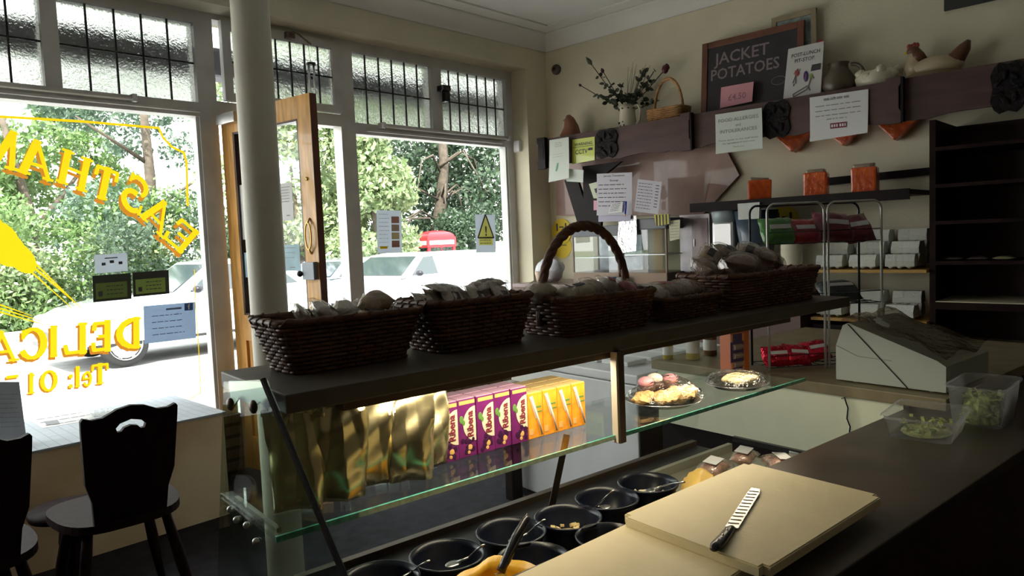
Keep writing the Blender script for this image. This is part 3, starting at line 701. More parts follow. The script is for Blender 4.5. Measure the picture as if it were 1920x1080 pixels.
# ---------------------------------------------------------------- cars
M_CARW = mat('car_white', (.62, .64, .66), .22, coat=1)
M_CARS = mat('car_silver', (.28, .33, .38), .25, metal=.3, coat=1)
M_TINT = mat('car_glass', (.035, .05, .055), .08, spec=.8)
M_TYRE = mat('tyre', (.02, .02, .02), .8); M_ALLOY = mat('alloy', (.55, .55, .56), .4, metal=.4)
def car(label, loc, rz, m, L=4.1, Wd=1.74, Ht=1.42, group=None, cab=0.0, van=False):
    t = thing('car', label, 'car', loc, rz, group)
    # nose at x=0, tail at x=L
    prof = [(0, .30), (.02, .52), (.10, .68), (.35, .80), (1.05, .93), (L-.35, .96), (L-.05, .88), (L, .55), (L-.05, .30)]
    bm = bmesh.new(); rings = []
    for wv, inset in ((-Wd/2, .06), (-Wd/2+.12, 0), (0, -.01), (Wd/2-.12, 0), (Wd/2, .06)):
        ring = [bm.verts.new((L/2+(x-L/2)*(1-inset*.5), wv, z-(inset*.7 if z > .6 else 0))) for x, z in prof]; rings.append(ring)
    for a, b in zip(rings[:-1], rings[1:]):
        for i in range(len(prof)): j = (i+1) % len(prof); bm.faces.new((a[i], a[j], b[j], b[i]))
    bm.faces.new(rings[0]); bm.faces.new(rings[-1][::-1])
    bm.verts.index_update(); mb = MB(); mb.add([v.co.copy() for v in bm.verts], [tuple(v.index for v in f.verts) for f in bm.faces]); bm.free()
    auto_smooth(mb.build('body', m, t), 35)
    gh = [(.95+cab, .92), (1.62+cab, Ht-.04), (2.0+cab, Ht), (L-.35 if van else L-1.0, Ht-.02), (L-.12 if van else L-.35, 1.02), (L-.10 if van else L-.25, .93)]
    mb = MB(); w0, w1 = Wd/2-.06, Wd/2-.24
    def wid(z): return w0+(w1-w0)*(z-.92)/(Ht-.92)
    vs = [(x, s*wid(z), z) for s in (-1, 1) for x, z in gh]; n = len(gh)
    mb.add(vs, [(i, i+1, n+i+1, n+i) for i in range(n-1)] + [tuple(range(n)), tuple(range(2*n-1, n-1, -1))])
    mb.build('roof_and_pillars', m, t)
    mb = MB()
    for s in (-1, 1):
        def sp(x, z): return (x, s*(wid(z)+.006), z)
        for poly in (([(1.22+cab, .96), (1.68+cab, Ht-.09), (1.95+cab, Ht-.08), (1.95+cab, .96)],) if van else ([(1.22+cab, .96), (1.68+cab, Ht-.09), (2.15+cab, Ht-.07), (2.15+cab, .96)], [(2.22+cab, .96), (2.22+cab, Ht-.07), (L-1.02, Ht-.09), (L-.62, .98)])):
            mb.prism([sp(*p) for p in poly], (0, s*.004, 0))
    def wp_(x, z, y): return (x-.012, y, z+.008)
    mb.prism([wp_(1.02+cab, .97, -wid(.97)+.06), wp_(1.58+cab, Ht-.08, -wid(Ht-.08)+.06), wp_(1.58+cab, Ht-.08, wid(Ht-.08)-.06), wp_(1.02+cab, .97, wid(.97)-.06)], (-.004, 0, .003))
    mb.build('windows', M_TINT, t)
    for x in (.78, L-.78):
        for s in (-1, 1):
            R = .31; mb = MB(True); y = s*(Wd/2-.10)
            M = Matrix.Translation((x, y, R)) @ Matrix.Rotation(pi/2, 4, 'X')
            q = MB(True); q.lathe([(.19, -.09), (.28, -.10), (R, -.07), (R, .07), (.28, .10), (.19, .09)], 28)
            mb.add([M @ v for v in q.v], q.f); wh = mb.build('wheel', M_TYRE, t)
            q = MB(); q.lathe([(.0, .0), (.06, .0), (.20, -.0), (.22, .03), (.22, -.06), (0, -.06)], 28)
            for k in range(7): a = 2*pi*k/7; q.box(-.022, .04, -.005, .022, .20, .03, M=Matrix.Rotation(a, 4, 'Z'))
            M2 = M @ Matrix.Translation((0, 0, -.08*s)) if s > 0 else M @ Matrix.Translation((0, 0, .08))
            MB().add([M2 @ Vector((v.x, v.y, v.z*(-1 if s > 0 else 1))) for v in q.v], q.f).build('rim', M_ALLOY, wh)
    for s in (-1, 1):
        MB(True).ball((1.28+cab, s*(Wd/2+.07), 1.0), (.07, .09, .06)).build('door_mirror', M_BLACK, t)
        MB(True).ball((.14, s*(Wd/2-.26), .66), (.11, .18, .07)).build('headlight', M_ALLOY, t)
    mb = MB(); mb.box(-.012, -.45, .40, .03, .45, .54); mb.box(-.015, -.55, .30, .03, .55, .36); mb.build('grille', M_BLACK, t)
    mb = MB(); mb.box(.3, -Wd/2-.004, .30, L-.3, Wd/2+.004, .34); mb.build('sill_strip', M_TYRE, t)
    return t
wc = Q(235, 686, 'Z', -.15)
car('white hatchback parked across the road behind the gold lettering', (wc.x-.78, wc.y+.77, -.15), 0, M_CARW, L=4.1, cab=.5)
car('white van with no rear side windows, parked beyond the right window', (6.95, 11.3, -.17), radians(8), M_CARW, L=4.6, Wd=1.8, Ht=1.38, van=True)
car('blue-grey car nosing past the doorway behind the white one', (7.4, 14.4, -.25), radians(14), M_CARS, L=4.1, Ht=1.36)
# ---------------------------------------------------------------- telephone box
kp = P0(820, 20.0); KS = .80
t = thing('telephone_box', 'red telephone box with a domed roof behind the white car', 'telephone box', (kp.x, kp.y, -.50), -.25); t.scale = (.92, .92, .92)
mb = MB(); mb.box(-.45, -.45, 0, .45, .45, .12); 
for a in (-.45, .37):
    for b in (-.45, .37): mb.box(a, b, .1, a+.08, b+.08, 1.95)
for k in range(8):
    z = .3+k*.2; mb.box(-.44, -.435, z, .44, -.405, z+.03); mb.box(.405, -.44, z, .435, .44, z+.03); mb.box(-.435, -.44, z, -.405, .44, z+.03)
mb.box(-.47, -.47, 1.90, .47, .47, 2.16)
mb.build('body', M_RED, t)
mb = MB(True)
prof = [(.48, 2.16), (.50, 2.19), (.47, 2.22)]
mb.lathe([(r*1.32, z) for r, z in [(.50, 2.15), (.50, 2.20)]] + [(.62*cos(q)*1.0, 2.20+.20*sin(q)) for q in [pi/2*i/6 for i in range(7)]], 4)
M = Matrix.Rotation(pi/4, 4, 'Z'); mb.v = [M @ v for v in mb.v]
mb.build('roof', M_RED, t, smooth=False)
mb = MB(); mb.box(-.40, -.478, 1.98, .40, -.472, 2.10); mb.box(.472, -.40, 1.98, .478, .40, 2.10); mb.box(-.478, -.40, 1.98, -.472, .40, 2.10)
sg = mb.build('sign', M_PAPER, t)
MB().text('TELEPHONE', (0, -.479, 2.005), (1, 0, 0), (0, 0, 1), .11, 'C', offset=.02).build('sign_text', M_INK, sg)
mb = MB(); mb.box(-.40, -.42, .15, .40, -.415, 1.9); mb.box(.415, -.40, .15, .42, .40, 1.9); mb.box(-.42, -.40, .15, -.415, .40, 1.9)
mb.build('pane', glassmat('kiosk_glass', (.8, .85, .85), .6), t)

# ================================================================ THE COUNTER
def cthing(name, label, cat, lx, ly, z, rz=0, group=None): return thing(name, label, cat, WL(lx, ly, z), RC+rz, group)
dc = cthing('display_counter', 'glass display counter with a brown top shelf and a clear shelf below it', 'display counter', .38, 1.04, 0)
def d_(mb, *a): return mb
OX, OY = .38, 1.04
def bx(mb, x0, y0, z0, x1, y1, z1, **k): return mb.box(x0-OX, y0-OY, z0, x1-OX, y1-OY, z1, **k)
def pt(x, y, z): return Vector((x-OX, y-OY, z))
bx(MB(), .40, 1.04, 1.150, 2.18, 1.345, 1.18, bev=.003).build('top_shelf', M_SHELFTOP, dc)
gs = bx(MB(), .372, 1.043, .962, 1.908, 1.30, .970).build('glass_shelf', M_CGLASS, dc)
bx(MB(), .372, 1.038, .9615, 1.908, 1.043, .9705).build('polished_edge', M_GREEN_EDGE, gs)
bx(MB(), .40, .865, 0, 1.905, 1.44, .70).build('base_cabinet', mat('counter_base', (.03, .028, .03), .5), dc)
bx(MB(), .40, 1.415, .70, 1.905, 1.435, .715).build('front_rail', M_DSTEEL, dc)
MB().prism([pt(.41, 1.424, .715), pt(1.905, 1.424, .715), pt(1.905, 1.318, 1.15), pt(.41, 1.318, 1.15)], (0, .005, .001)).build('front_glass', M_CGLASS, dc)
ep = [(1.245, 1.178), (1.06, 1.205), (1.045, 1.19), (.82, .987), (.70, .88), (.70, .8635), (.885, .8635), (.885, .701), (1.41, .701), (1.36, .80)]
MB().prism([pt(.374, y, z) for y, z in ep], (.008, 0, 0)).build('end_glass', glassmat('greenish_end_glass', (.80, .87, .81), .8), dc)
mb = MB(); 
for a, b in zip(ep[1:4], ep[2:5]):
    A = pt(.376, *a); B = pt(.376, *b); mb.tube([A, B], .0048, 6)
mb.build('end_glass_edge', M_BLACK, dc)
mb = MB(); mb.prism([pt(.383, y, z) for y, z in ((1.245, 1.178), (1.06, 1.20), (1.075, 1.155), (1.10, 1.165), (1.13, 1.15), (1.20, 1.155), (1.24, 1.13))], (.003, 0, 0)); mb.build('top_bracket', M_STEEL, dc)
for y, z in ((1.21, 1.145), (1.10, 1.158)):
    MB(True).ball(pt(.372, y, z), (.006, .011, .011), 10, 6).build('bolt', M_DSTEEL, dc)
mb = MB(); mb.box(.392-OX, 1.09-OY, .955, .40-OX, 1.29-OY, .962); mb.build('shelf_bracket', M_STEEL, dc)
for y, z in ((1.25, .955), (1.22, .945), (1.17, .95), (1.13, .935)): MB(True).ball(pt(.372, y, z), .006, 8, 6).build('bolt', M_STEEL, dc)
bx(MB(), 1.118, 1.028, .952, 1.138, 1.050, 1.15, bev=.002).build('shelf_post', M_DSTEEL, dc)
bx(MB(), 1.114, 1.030, .955, 1.119, 1.046, 1.15).build('post_trim', mat('cream_trim', (.55, .50, .40), .5), dc)
a = QL(1062, 818, 'ly', 1.25); b = QL(1035, 948, 'ly', 1.33)
MB().tube([pt(*a), pt(b.x, b.y, b.z)], .011, 4).build('shelf_brace', M_DSTEEL, dc)
# the counter's own strip lamp under the top shelf
lf = bx(MB(), .50, 1.055, 1.135, 1.86, 1.085, 1.15).build('lamp_housing', M_DSTEEL, dc)
al = bpy.data.lights.new('counter_lamp', 'AREA'); al.shape = 'RECTANGLE'; al.size = 1.3; al.size_y = .02; al.energy = 4.4; al.color = (1, .86, .62)
alo = bpy.data.objects.new('counter_lamp', al); COL.objects.link(alo); alo.parent = lf
alo.location = (1.18-OX, 1.07-OY, 1.133)

# ---- worktop and cabinet on the staff side
wt = cthing('worktop', 'dark brown worktop running along the staff side of the counter', 'worktop', 1.2, .60, 0)
MB().box(-1.2, -.075, .835, 1.9, .275, .862, bev=.003).build('top', M_WORK, wt)
MB().box(-1.2, -.05, 0, 1.9, .255, .835).build('cabinet', M_DWOOD, wt)
# ---- till counter with its pale end panel
TX = 2.16; TZ = .908                 # end panel plane and slab height of the till section
tcn = cthing('till_counter', 'pale green panelled counter section with a brown slab under the till', 'counter', TX, 1.24, 0)
MB().box(-.014, -.48, .874, 1.15, .56, TZ, bev=.003).build('slab', mat('tan_laminate', (.22, .18, .10), .45, var=.2, vscale=15), tcn)
MB().box(0, -.362, .67, 1.13, .54, .874).build('end_panel', M_GREYW, tcn)
MB().box(.02, -.362, 0, 1.13, .54, .67).build('cabinet', M_BLACKW, tcn)
# ---- chilled well beside the tubs
cw = cthing('chilled_well', 'open chilled tray with a cream rim and black seal under the pale end panel', 'chilled tray', 1.65, 1.07, .7008)
mb = MB(); mb.box(-.15, -.18, 0, .245, .22, .010); mb.box(-.15, .205, 0, .245, .22, .035); mb.box(-.15, -.18, 0, .245, -.16, .06)
mb.build('tray', mat('cream_enamel', (.42, .42, .33), .4), cw)
MB().box(.238, -.17, .045, .252, .20, .060).build('seal', M_BLACK, cw)
MB().box(.235, -.02, .03, .250, .01, .055, bev=.002).build('hinge', M_STEEL, cw)

# ---------------------------------------------------------------- baskets on the top shelf
def rrect(w_, d, r, n=40):
    pts = []; per = []
    for (sx_, sy) in ((1, 1), (-1, 1), (-1, -1), (1, -1)):
        c0 = (sx_*(w_/2-r), sy*(d/2-r)); a0 = {(1, 1): 0, (-1, 1): 90, (-1, -1): 180, (1, -1): 270}[(sx_, sy)]
        for k in range(7): a = radians(a0+15*k); pts.append((c0[0]+r*cos(a), c0[1]+r*sin(a)))
    # resample evenly
    P = pts+[pts[0]]; L = [0]
    for a, b in zip(P[:-1], P[1:]): L.append(L[-1]+math.dist(a, b))
    out = []
    for i in range(n):
        s_ = L[-1]*i/n; j = max(k for k in range(len(L)) if L[k] <= s_+1e-9); j = min(j, len(P)-2); u = (s_-L[j])/max(1e-9, L[j+1]-L[j])
        out.append((P[j][0]*(1-u)+P[j+1][0]*u, P[j][1]*(1-u)+P[j+1][1]*u))
    return out
def basket(name, label, lx0, lx1, ly0, ly1, h, flare=(.03, .025), rows=12, m=None, hoop=None, group=None, root=None, stakes=20, r_=.0042, rz=0, z=1.18):
    m = m or M_WICK
    t = root or cthing(name, label, 'basket', (lx0+lx1)/2, (ly0+ly1)/2, z, rz, group)
    w0, d0 = lx1-lx0, ly1-ly0; N = stakes*4
    bot = rrect(w0, d0, .02, N); top = rrect(w0+2*flare[0], d0+2*flare[1], .03, N)
    mb = MB(True)
    for k in range(rows):
        v = (k+.5)/rows; pts = []
        for i in range(N):
            x = bot[i][0]*(1-v)+top[i][0]*v; y = bot[i][1]*(1-v)+top[i][1]*v
            o = .0035*(1 if k % 2 else -1)*cos(pi*i/2)
            L = math.hypot(x, y); pts.append((x+x/L*o, y+y/L*o, v*h))
        mb.tube(pts, r_*.9, 5, closed=True)
    mb.build('weave', m, t)
    mb = MB()
    for i in range(0, N, 2):
        mb.tube([(bot[i][0], bot[i][1], 0), (top[i][0], top[i][1], h)], .0024, 5)
    mb.build('stakes', m, t)
    mb = MB(True); mb.tube([(x, y, h) for x, y in top], .0065, 6, closed=True)
    P = []
    for i in range(N*2):
        j = (i//2) % N; x, y = top[j]; a = i*1.1; L = math.hypot(x, y); P.append((x+x/L*.006*cos(a), y+y/L*.006*cos(a), h+.006*sin(a)))
    mb.tube(P, .003, 5, closed=True)
    mb.build('rim', m, t)
    mb = MB(); mb.prism([(x*.98, y*.98, .001) for x, y in bot], (0, 0, .004)); mb.build('base', m, t)
    mb = MB()                                       # woven inner wall so the weave is closed
    vs = [(x*.975, y*.96, .004) for x, y in bot]+[(x*.975, y*.96, h*.97) for x, y in top]
    mb.add(vs, [(i, (i+1) % N, N+(i+1) % N, N+i) for i in range(N)]); mb.build('lining', m, t)
    if hoop:
        hw, hh = hoop; mb = MB(True)
        for q in range(3):
            pts = [(hw*cos(a), .004*sin(a*14+q*2.1), h*.3+(hh-h*.3)*sin(a)**.8 + .005*cos(a*14+q*2.1)) for a in [pi*i/60 for i in range(61)]]
            mb.tube(pts, .0085, 6)
        mb.build('handle', m, t)
    return t
bk = [basket('wicker_basket', 'brown wicker basket nearest the left end of the brown shelf', .475, .700, 1.185, 1.295, .093),
      basket('wicker_basket', 'second wicker basket from the left, heaped with flat wrapped packs', .765, .975, 1.165, 1.285, .10, (.022, .022)),
      basket('wicker_basket', 'wicker basket with the tall arched handle', 1.06, 1.33, 1.12, 1.265, .085, (.02, .02), hoop=(.145, .243)),
      basket('wicker_basket', 'low wicker basket just right of the arched-handle basket', 1.385, 1.61, 1.12, 1.26, .055, (.015, .015), rows=8),
      basket('wicker_basket', 'large dark wicker basket at the far right end of the brown shelf', 1.665, 2.09, 1.11, 1.27, .095, (.02, .02), rows=12, stakes=28)]
def pillow_mb(w_, d, h, seed=0, amp=.0, nx=12, ny=9, crimp=True, scale=30):
    mb = MB(True); vs = []
    for s in (1, -1):
        for j in range(ny+1):
            for i in range(nx+1):
                u = 2*i/nx-1; v = 2*j/ny-1
                z = h*max(0, (1-abs(u)**2.6))**.6*max(0, (1-abs(v)**2.6))**.6*s*.5
                wx = 1 - (.10*(1-abs(u)**4) if crimp and abs(v) > .99 else 0)
                vs.append((u*w_/2*(1-.05*v*v), v*d/2, z+(.0004*s)))
    n = (nx+1)*(ny+1); fs = []
    for j in range(ny):
        for i in range(nx):
            a = j*(nx+1)+i; fs.append((a, a+1, a+nx+2, a+nx+1)); fs.append((n+a, n+a+nx+1, n+a+nx+2, n+a+1))
    for i in range(nx): fs.append((i, n+i, n+i+1, i+1)); a = ny*(nx+1)+i; fs.append((a, a+1, n+a+1, n+a))
    for j in range(ny): a = j*(nx+1); fs.append((a, a+nx+1, n+a+nx+1, n+a)); a += nx; fs.append((a, n+a, n+a+nx+1, a+nx+1))
    mb.add(vs, fs)
    if amp: mb.rough(amp, scale, seed)
    return mb
PC = {'cream': mat('wrapped_cream', (.50, .42, .28), .35, coat=1, bump=.9, bscale=70), 'brown': mat('wrapped_brown', (.17, .09, .05), .35, coat=1, bump=.9, bscale=70),
      'pale': mat('wrapped_pale', (.62, .58, .52), .3, coat=1, bump=.9, bscale=70), 'tan': mat('wrapped_tan', (.36, .24, .12), .35, coat=1, bump=.9, bscale=70),
      'pink': mat('wrapped_pink', (.45, .12, .14), .3, coat=1, bump=.9, bscale=70)}
def snack(lx, ly, z, w_, d, h, c, rx, ry, rz, label, group, lab=None, seed=0, film=True):
    t = cthing('wrapped_snack', label, 'snack pack', lx, ly, z, rz, group); t.rotation_euler = (rx, ry, RC+rz)
    pillow_mb(w_*.84, d*.82, h, seed, .004, scale=60).build('snack', PC[c], t)
    if film: pillow_mb(w_, d, h*1.15, seed+9, .007, scale=55, nx=14, ny=12).build('cellophane', M_FILM, t)
    if lab:
        M = lab; MB().box(-w_*.16, -d*.12, h*.54, w_*.16, d*.16, h*.58).build('sticker', M, t)
    return t
BLKS = mat('black_sticker', (.015, .013, .013), .4); REDS = mat('red_sticker', (.35, .02, .03), .4)
r4 = random.Random(11)
def fill(bi, lx0, lx1, ly0, ly1, z0, spec, gname):
    for i, (u, v, dz, w_, d, h, c, rx, ry, rz, lab, txt) in enumerate(spec):
        snack(lx0+(lx1-lx0)*u, ly0+(ly1-ly0)*v, z0+dz, w_, d, h, c, rx, ry, rz, txt, gname, lab, seed=bi*20+i)
fill(0, .475, .685, 1.185, 1.295, 1.235, [
    (.22, .5, .035, .075, .06, .02, 'pale', .5, 1.0, .3, BLKS, 'clear pack with a black tab standing in the left end of the first basket'),
    (.45, .5, .035, .09, .06, .03, 'pale', .4, .7, .1, BLKS, 'pale wrapped pack with a black sticker in the middle of the first basket'),
    (.66, .55, .038, .07, .06, .03, 'pale', .5, .5, -.2, None, 'frosty clear pack left of the tan rolls in the first basket'),
    (.90, .5, .048, .075, .07, .045, 'tan', .3, -.5, .3, None, 'bulging pack of tan rolls at the right end of the first basket'),
    (.78, .2, .020, .09, .07, .04, 'tan', .3, .1, .3, BLKS, 'tan pack lying low at the front right of the first basket')], 'wrapped packs in the first basket')
sp = []
for i in range(7):
    sp.append((.02+.155*i, .42+.1*(i % 2), .048+.004*(i % 3), .07, .075, .016, ['pale', 'brown', 'pale', 'cream'][i % 4], .95, .15, .25, BLKS if i % 2 == 0 else None,
               'upright flat pack number %s from the left in the second basket' % ['one', 'two', 'three', 'four', 'five', 'six', 'seven'][i]))
sp += [(.35, .7, .075, .11, .07, .016, 'pale', .25, .1, .4, BLKS, 'flat pale pack lying on top of the second basket, left'), (.85, .7, .078, .11, .06, .016, 'pale', .2, -.1, .2, BLKS, 'flat pale pack lying on top of the second basket, right')]
fill(1, .765, .975, 1.165, 1.285, 1.225, sp, 'wrapped packs in the second basket')
fill(2, 1.06, 1.33, 1.125, 1.265, 1.222, [
    (-.02, .45, .055, .085, .06, .045, 'cream', .1, .1, .2, None, 'round cream loaf pack at the left end of the handled basket'),
    (.18, .3, .045, .075, .06, .04, 'cream', .3, .1, .6, BLKS, 'cream pack with black spots inside the handled basket'),
    (.38, .4, .045, .075, .06, .04, 'cream', .2, -.2, -.2, BLKS, 'cream pack with black tag at the middle of the handled basket'),
    (.60, .5, .052, .07, .06, .035, 'cream', .4, .3, .2, REDS, 'cream pack with a red tag in the handled basket'),
    (.80, .5, .056, .06, .055, .03, 'pale', .5, .3, -.3, REDS, 'pale pack with red corner by the right foot of the handle'),
    (.98, .35, .044, .06, .06, .035, 'pink', .4, .2, .4, None, 'reddish pack against the right foot of the handle')], 'wrapped packs in the handled basket')
fill(3, 1.385, 1.61, 1.12, 1.26, 1.195, [
    (.1, .35, .05, .10, .08, .045, 'pale', .15, .05, .1, None, 'domed pale pack at the left of the low basket'),
    (.42, .5, .05, .12, .10, .045, 'brown', .1, .05, -.1, REDS, 'brown slab pack with red tag in the low basket'),
    (.78, .5, .05, .12, .10, .045, 'brown', .12, .0, .1, None, 'dark flat pack at the right of the low basket')], 'wrapped packs in the low basket')
fill(4, 1.665, 2.09, 1.11, 1.27, 1.225, [
    (.0, .5, .065, .10, .09, .05, 'brown', .5, .5, .3, BLKS, 'dark pack with a black tab propped on the left of the big basket'),
    (.14, .7, .100, .12, .07, .03, 'tan', .6, -.4, .3, BLKS, 'tan pack tilted high on the heap of the big basket, left'),
    (.30, .3, .075, .12, .10, .06, 'brown', .2, .1, .3, None, 'round brown pack at the front of the big basket'),
    (.36, .7, .105, .11, .08, .035, 'brown', .6, .3, -.2, BLKS, 'glossy brown pack at the top of the heap'),
    (.52, .55, .100, .11, .08, .035, 'brown', .4, -.5, .3, BLKS, 'brown pack right of the heap top in the big basket'),
    (.66, .4, .080, .12, .09, .05, 'brown', .3, .2, .2, None, 'brown wrapped rolls in the right half of the big basket'),
    (.84, .6, .085, .08, .08, .03, 'pink', .7, .3, .4, REDS, 'orange-red pack sticking up at the right end of the big basket')], 'wrapped packs in the big basket')

# ---------------------------------------------------------------- on the glass shelf
M_FOIL = mat('gold_foil', (.70, .62, .36), .27, metal=1)
SZ = .970
for i, (lx, ly, rz, tilt, hh, txt) in enumerate([
        (.440, 1.115, -.55, -.10, .160, 'gold foil bag at the far left end of the glass shelf, behind the end glass'),
        (.508, 1.095, -.35, -.14, .165, 'gold foil bag second from the left on the glass shelf'),
        (.580, 1.125, -.30, -.08, .168, 'gold foil bag in the middle of the row on the glass shelf'),
        (.646, 1.105, -.45, -.16, .172, 'gold foil bag second from the juice cartons'),
        (.712, 1.155, -.20, -.10, .175, 'gold foil bag standing right beside the purple cartons')]):
    t = cthing('foil_bag', txt, 'snack bag', lx, ly, SZ+.0015, rz, 'gold foil bags on the glass shelf'); t.rotation_euler = (-tilt*0, 0, RC+rz)
    mb = pillow_mb(.104, hh, .045, i*5, .0, nx=34, ny=18)
    vs = []
    for v in mb.v:
        k = (v.y/hh+.5); wdt = 1-.35*(1-k)*(.5+.5*sin(i+2))
        th = v.z*(1.25-.9*k)
        xx = v.x/(.30+.70*(1-k)); cre = .011*(abs(((xx*11+i*.37) % 1)-.5)*2-.5)*(.35+.65*(1-k))+.007*(abs(((v.x*9-k*2.6+i*.6) % 1)-.5)*2-.5)*(.25+k*.75)
        vs.append(Vector((v.x*(.78+.22*k)*1.0, th+cre+(.012*sin(k*3+i)), (v.y+hh/2))))
    mb.v = vs
    auto_smooth(mb.rough(.003, 26, i+2).build('bag', M_FOIL, t), 22)
    mb = MB(); 
    n = 24
    pts = [(-.051+.102*j/n, .012*sin(3+i)+.002*sin(j*1.3+i), hh-.002) for j in range(n+1)]
    mb.add([p for p in pts]+[(p[0], p[1]+.001, p[2]+.010+.0015*(j % 2)) for j, p in enumerate(pts)], [(j, j+1, n+2+j, n+1+j) for j in range(n)])
    mb.build('crimped_seal', M_FOIL, t)
# cartons
M_PURP = mat('carton_purple', (.16, .015, .13), .35, var=.25, vscale=25); M_DPURP = mat('carton_dark_berries', (.045, .008, .045), .35)
M_CARC = mat('carton_cream', (.72, .62, .45), .5); M_CARO = mat('carton_orange', (.85, .38, .03), .4, var=.25, vscale=30, col2=(.75, .26, .02)); M_CGREEN = mat('carton_green', (.12, .25, .05), .5)
M_CARP = mat('carton_lit_top', (.75, .42, .60), .4); M_CGOLD = mat('carton_gold', (.72, .42, .14), .4); M_MAROON = mat('maroon_ink', (.20, .02, .04), .5)  # the pink is window light painted onto the purple cartons' tops
ra = QL(827, 872, 'Z', SZ); rb = QL(994, 827, 'Z', SZ)
CW = (rb.x-ra.x)/5; CH = QL(812, 762, 'ly', ra.y).z-SZ; CD = .036
def carton(label, kind, lx, ly, rz=0, group=None, z=SZ+.0005, wd=None, ht=None):
    wd = wd or CW*.97; ht = ht or CH
    t = cthing('juice_carton', label, 'carton', lx, ly, z, rz, group)
    if kind == 'purple':
        MB().box(0, 0, 0, wd, CD, ht, bev=.0012).build('box', M_PURP, t)
        mb = MB(); n = 26; c = (wd*.985, ht*.56); P = []
        for k in range(n+1):
            a = pi/2+pi*k/n; P.append((c[0]+wd*.70*cos(a), -.0006, c[1]+ht*.30*sin(a)))
        mb.add(P, [tuple(range(len(P)))]); lb = mb.build('name_panel', M_CARC, t)
        MB().text('Ribena', (wd*.82, -.0008, ht*.345), (0, 0, 1), (-1, 0, 0), wd*.48, 'L', .03, width=ht*.44).build('brand_name', M_MAROON, lb)
        mb = MB(); r = random.Random(int(lx*1000))
        for k in range(9): mb.ball((r.uniform(.1, .85)*wd, -.0002, r.uniform(.05, .30)*ht), (.005, .0006, .006), 10, 6)
        mb.build('printed_berries', M_DPURP, t)
        mb = MB(); mb.ball((wd*.62, -.0004, ht*.16), (.006, .0006, .006), 10, 6); mb.ball((wd*.55, -.0004, ht*.08), (.004, .0006, .004), 10, 6); mb.build('printed_seal', M_CGOLD, t)
        mb = MB(); mb.ball((wd*.2, -.0004, ht*.66), (.005, .0006, .008), 8, 6); mb.ball((wd*.32, -.0004, ht*.60), (.004, .0006, .006), 8, 6); mb.build('printed_leaf', M_CGREEN, t)
        MB().box(wd*.1, -.0007, ht*.91, wd*.97, 0, ht*.975).build('top_band', M_CGOLD, t)
        mb = MB(); mb.box(-.0007, CD*.1, ht*.36, 0, CD*.85, ht*.60); mb.box(-.0007, CD*.15, ht*.06, 0, CD*.85, ht*.30); mb.build('side_panel', M_PAPER, t)
        MB().box(.001, .001, ht, wd-.001, CD-.001, ht+.0012).build('carton_top', M_CARP, t)
    else:
        MB().box(0, 0, 0, wd, CD, ht, bev=.0012).build('box', M_CARO, t)
        MB().box(.001, .001, ht, wd-.001, CD-.001, ht+.0012).build('carton_top', mat('carton_yellow_top', (.85, .62, .25), .4), t)
        mb = MB(True); mb.tube([(wd*.22, -.003, ht*.90), (wd*.60, -.003, ht*.45), (wd*.86, -.003, ht*.06)], .0020, 8)
        st = mb.build('straw', M_PAPER, t)
        mb = MB(); mb.prism([(wd*.10, -.0012, ht*.93), (wd*.34, -.0012, ht*.95), (wd*.66, -.0012, ht*.50), (wd*.50, -.0012, ht*.42)], (0, .0005, 0)); mb.build('straw_sleeve', M_CARC, st)
        mb = MB(); mb.box(wd*.05, -.0006, ht*.09, wd*.32, 0, ht*.22); mb.build('printed_panel', M_CGOLD, t)
        mb = MB(); mb.box(wd*.5, -.0006, ht*.56, wd*.95, 0, ht*.59); mb.box(wd*.45, -.0006, ht*.66, wd*.9, 0, ht*.70); mb.build('printed_stripe', M_CGREEN, t)
    return t
ordw = ['leftmost', 'second', 'third', 'fourth', 'fifth']
for j in range(2):
    for i in range(5):
        carton('%s purple juice carton of the %s row on the glass shelf' % (ordw[i], ('front', 'back')[j]), 'purple', ra.x+CW*i, ra.y+j*(CD+.003)+.002*(i % 2), 0, 'purple juice cartons on the glass shelf')
oc = QL(1002, 822, 'Z', SZ); od = QL(1117, 795, 'Z', SZ); OW = (od.x-oc.x)/4; OH = QL(1115, 715, 'ly', od.y).z-SZ
for j in range(3):
    for i in range(4):
        carton('%s orange carton with a straw in the %s row beside the purple ones' % (ordw[i], ('front', 'middle', 'back')[j]), 'orange', rb.x+.002+OW*i, oc.y*.5+ra.y*.5+j*(CD+.002), 0, 'orange juice cartons on the glass shelf', wd=OW*.97, ht=OH)
# plates
M_FOILP = mat('foil_plate', (.72, .72, .72), .25, metal=1, bump=.4, bscale=60)
def plate(label, c, r):
    t = cthing('foil_plate', label, 'plate', c.x, c.y, SZ)
    MB(True).lathe([(0, .0015), (r*.72, .002), (r*.82, .009), (r*.97, .012), (r, .014), (r, .0125), (r*.83, .0075), (r*.73, .0), (0, 0)], 44).build('dish', M_FOILP, t)
    return t
pc1 = QL(1243, 748, 'Z', SZ+.01); plate('round silver plate of iced cakes on the glass shelf', pc1, .098)
pc2 = QL(1382, 718, 'Z', SZ+.01); plate('silver plate with yellow finger rolls further right on the glass shelf', pc2, .085)
CK = {'pink': mat('pink_icing', (.72, .33, .38), .5, bump=.3), 'white': mat('cream_icing', (.78, .70, .58), .5, bump=.3), 'choc': mat('chocolate', (.07, .03, .02), .4, bump=.5), 'puff': mat('puff_pastry', (.72, .46, .18), .6, var=.35, vscale=60, bump=1, bscale=90)}
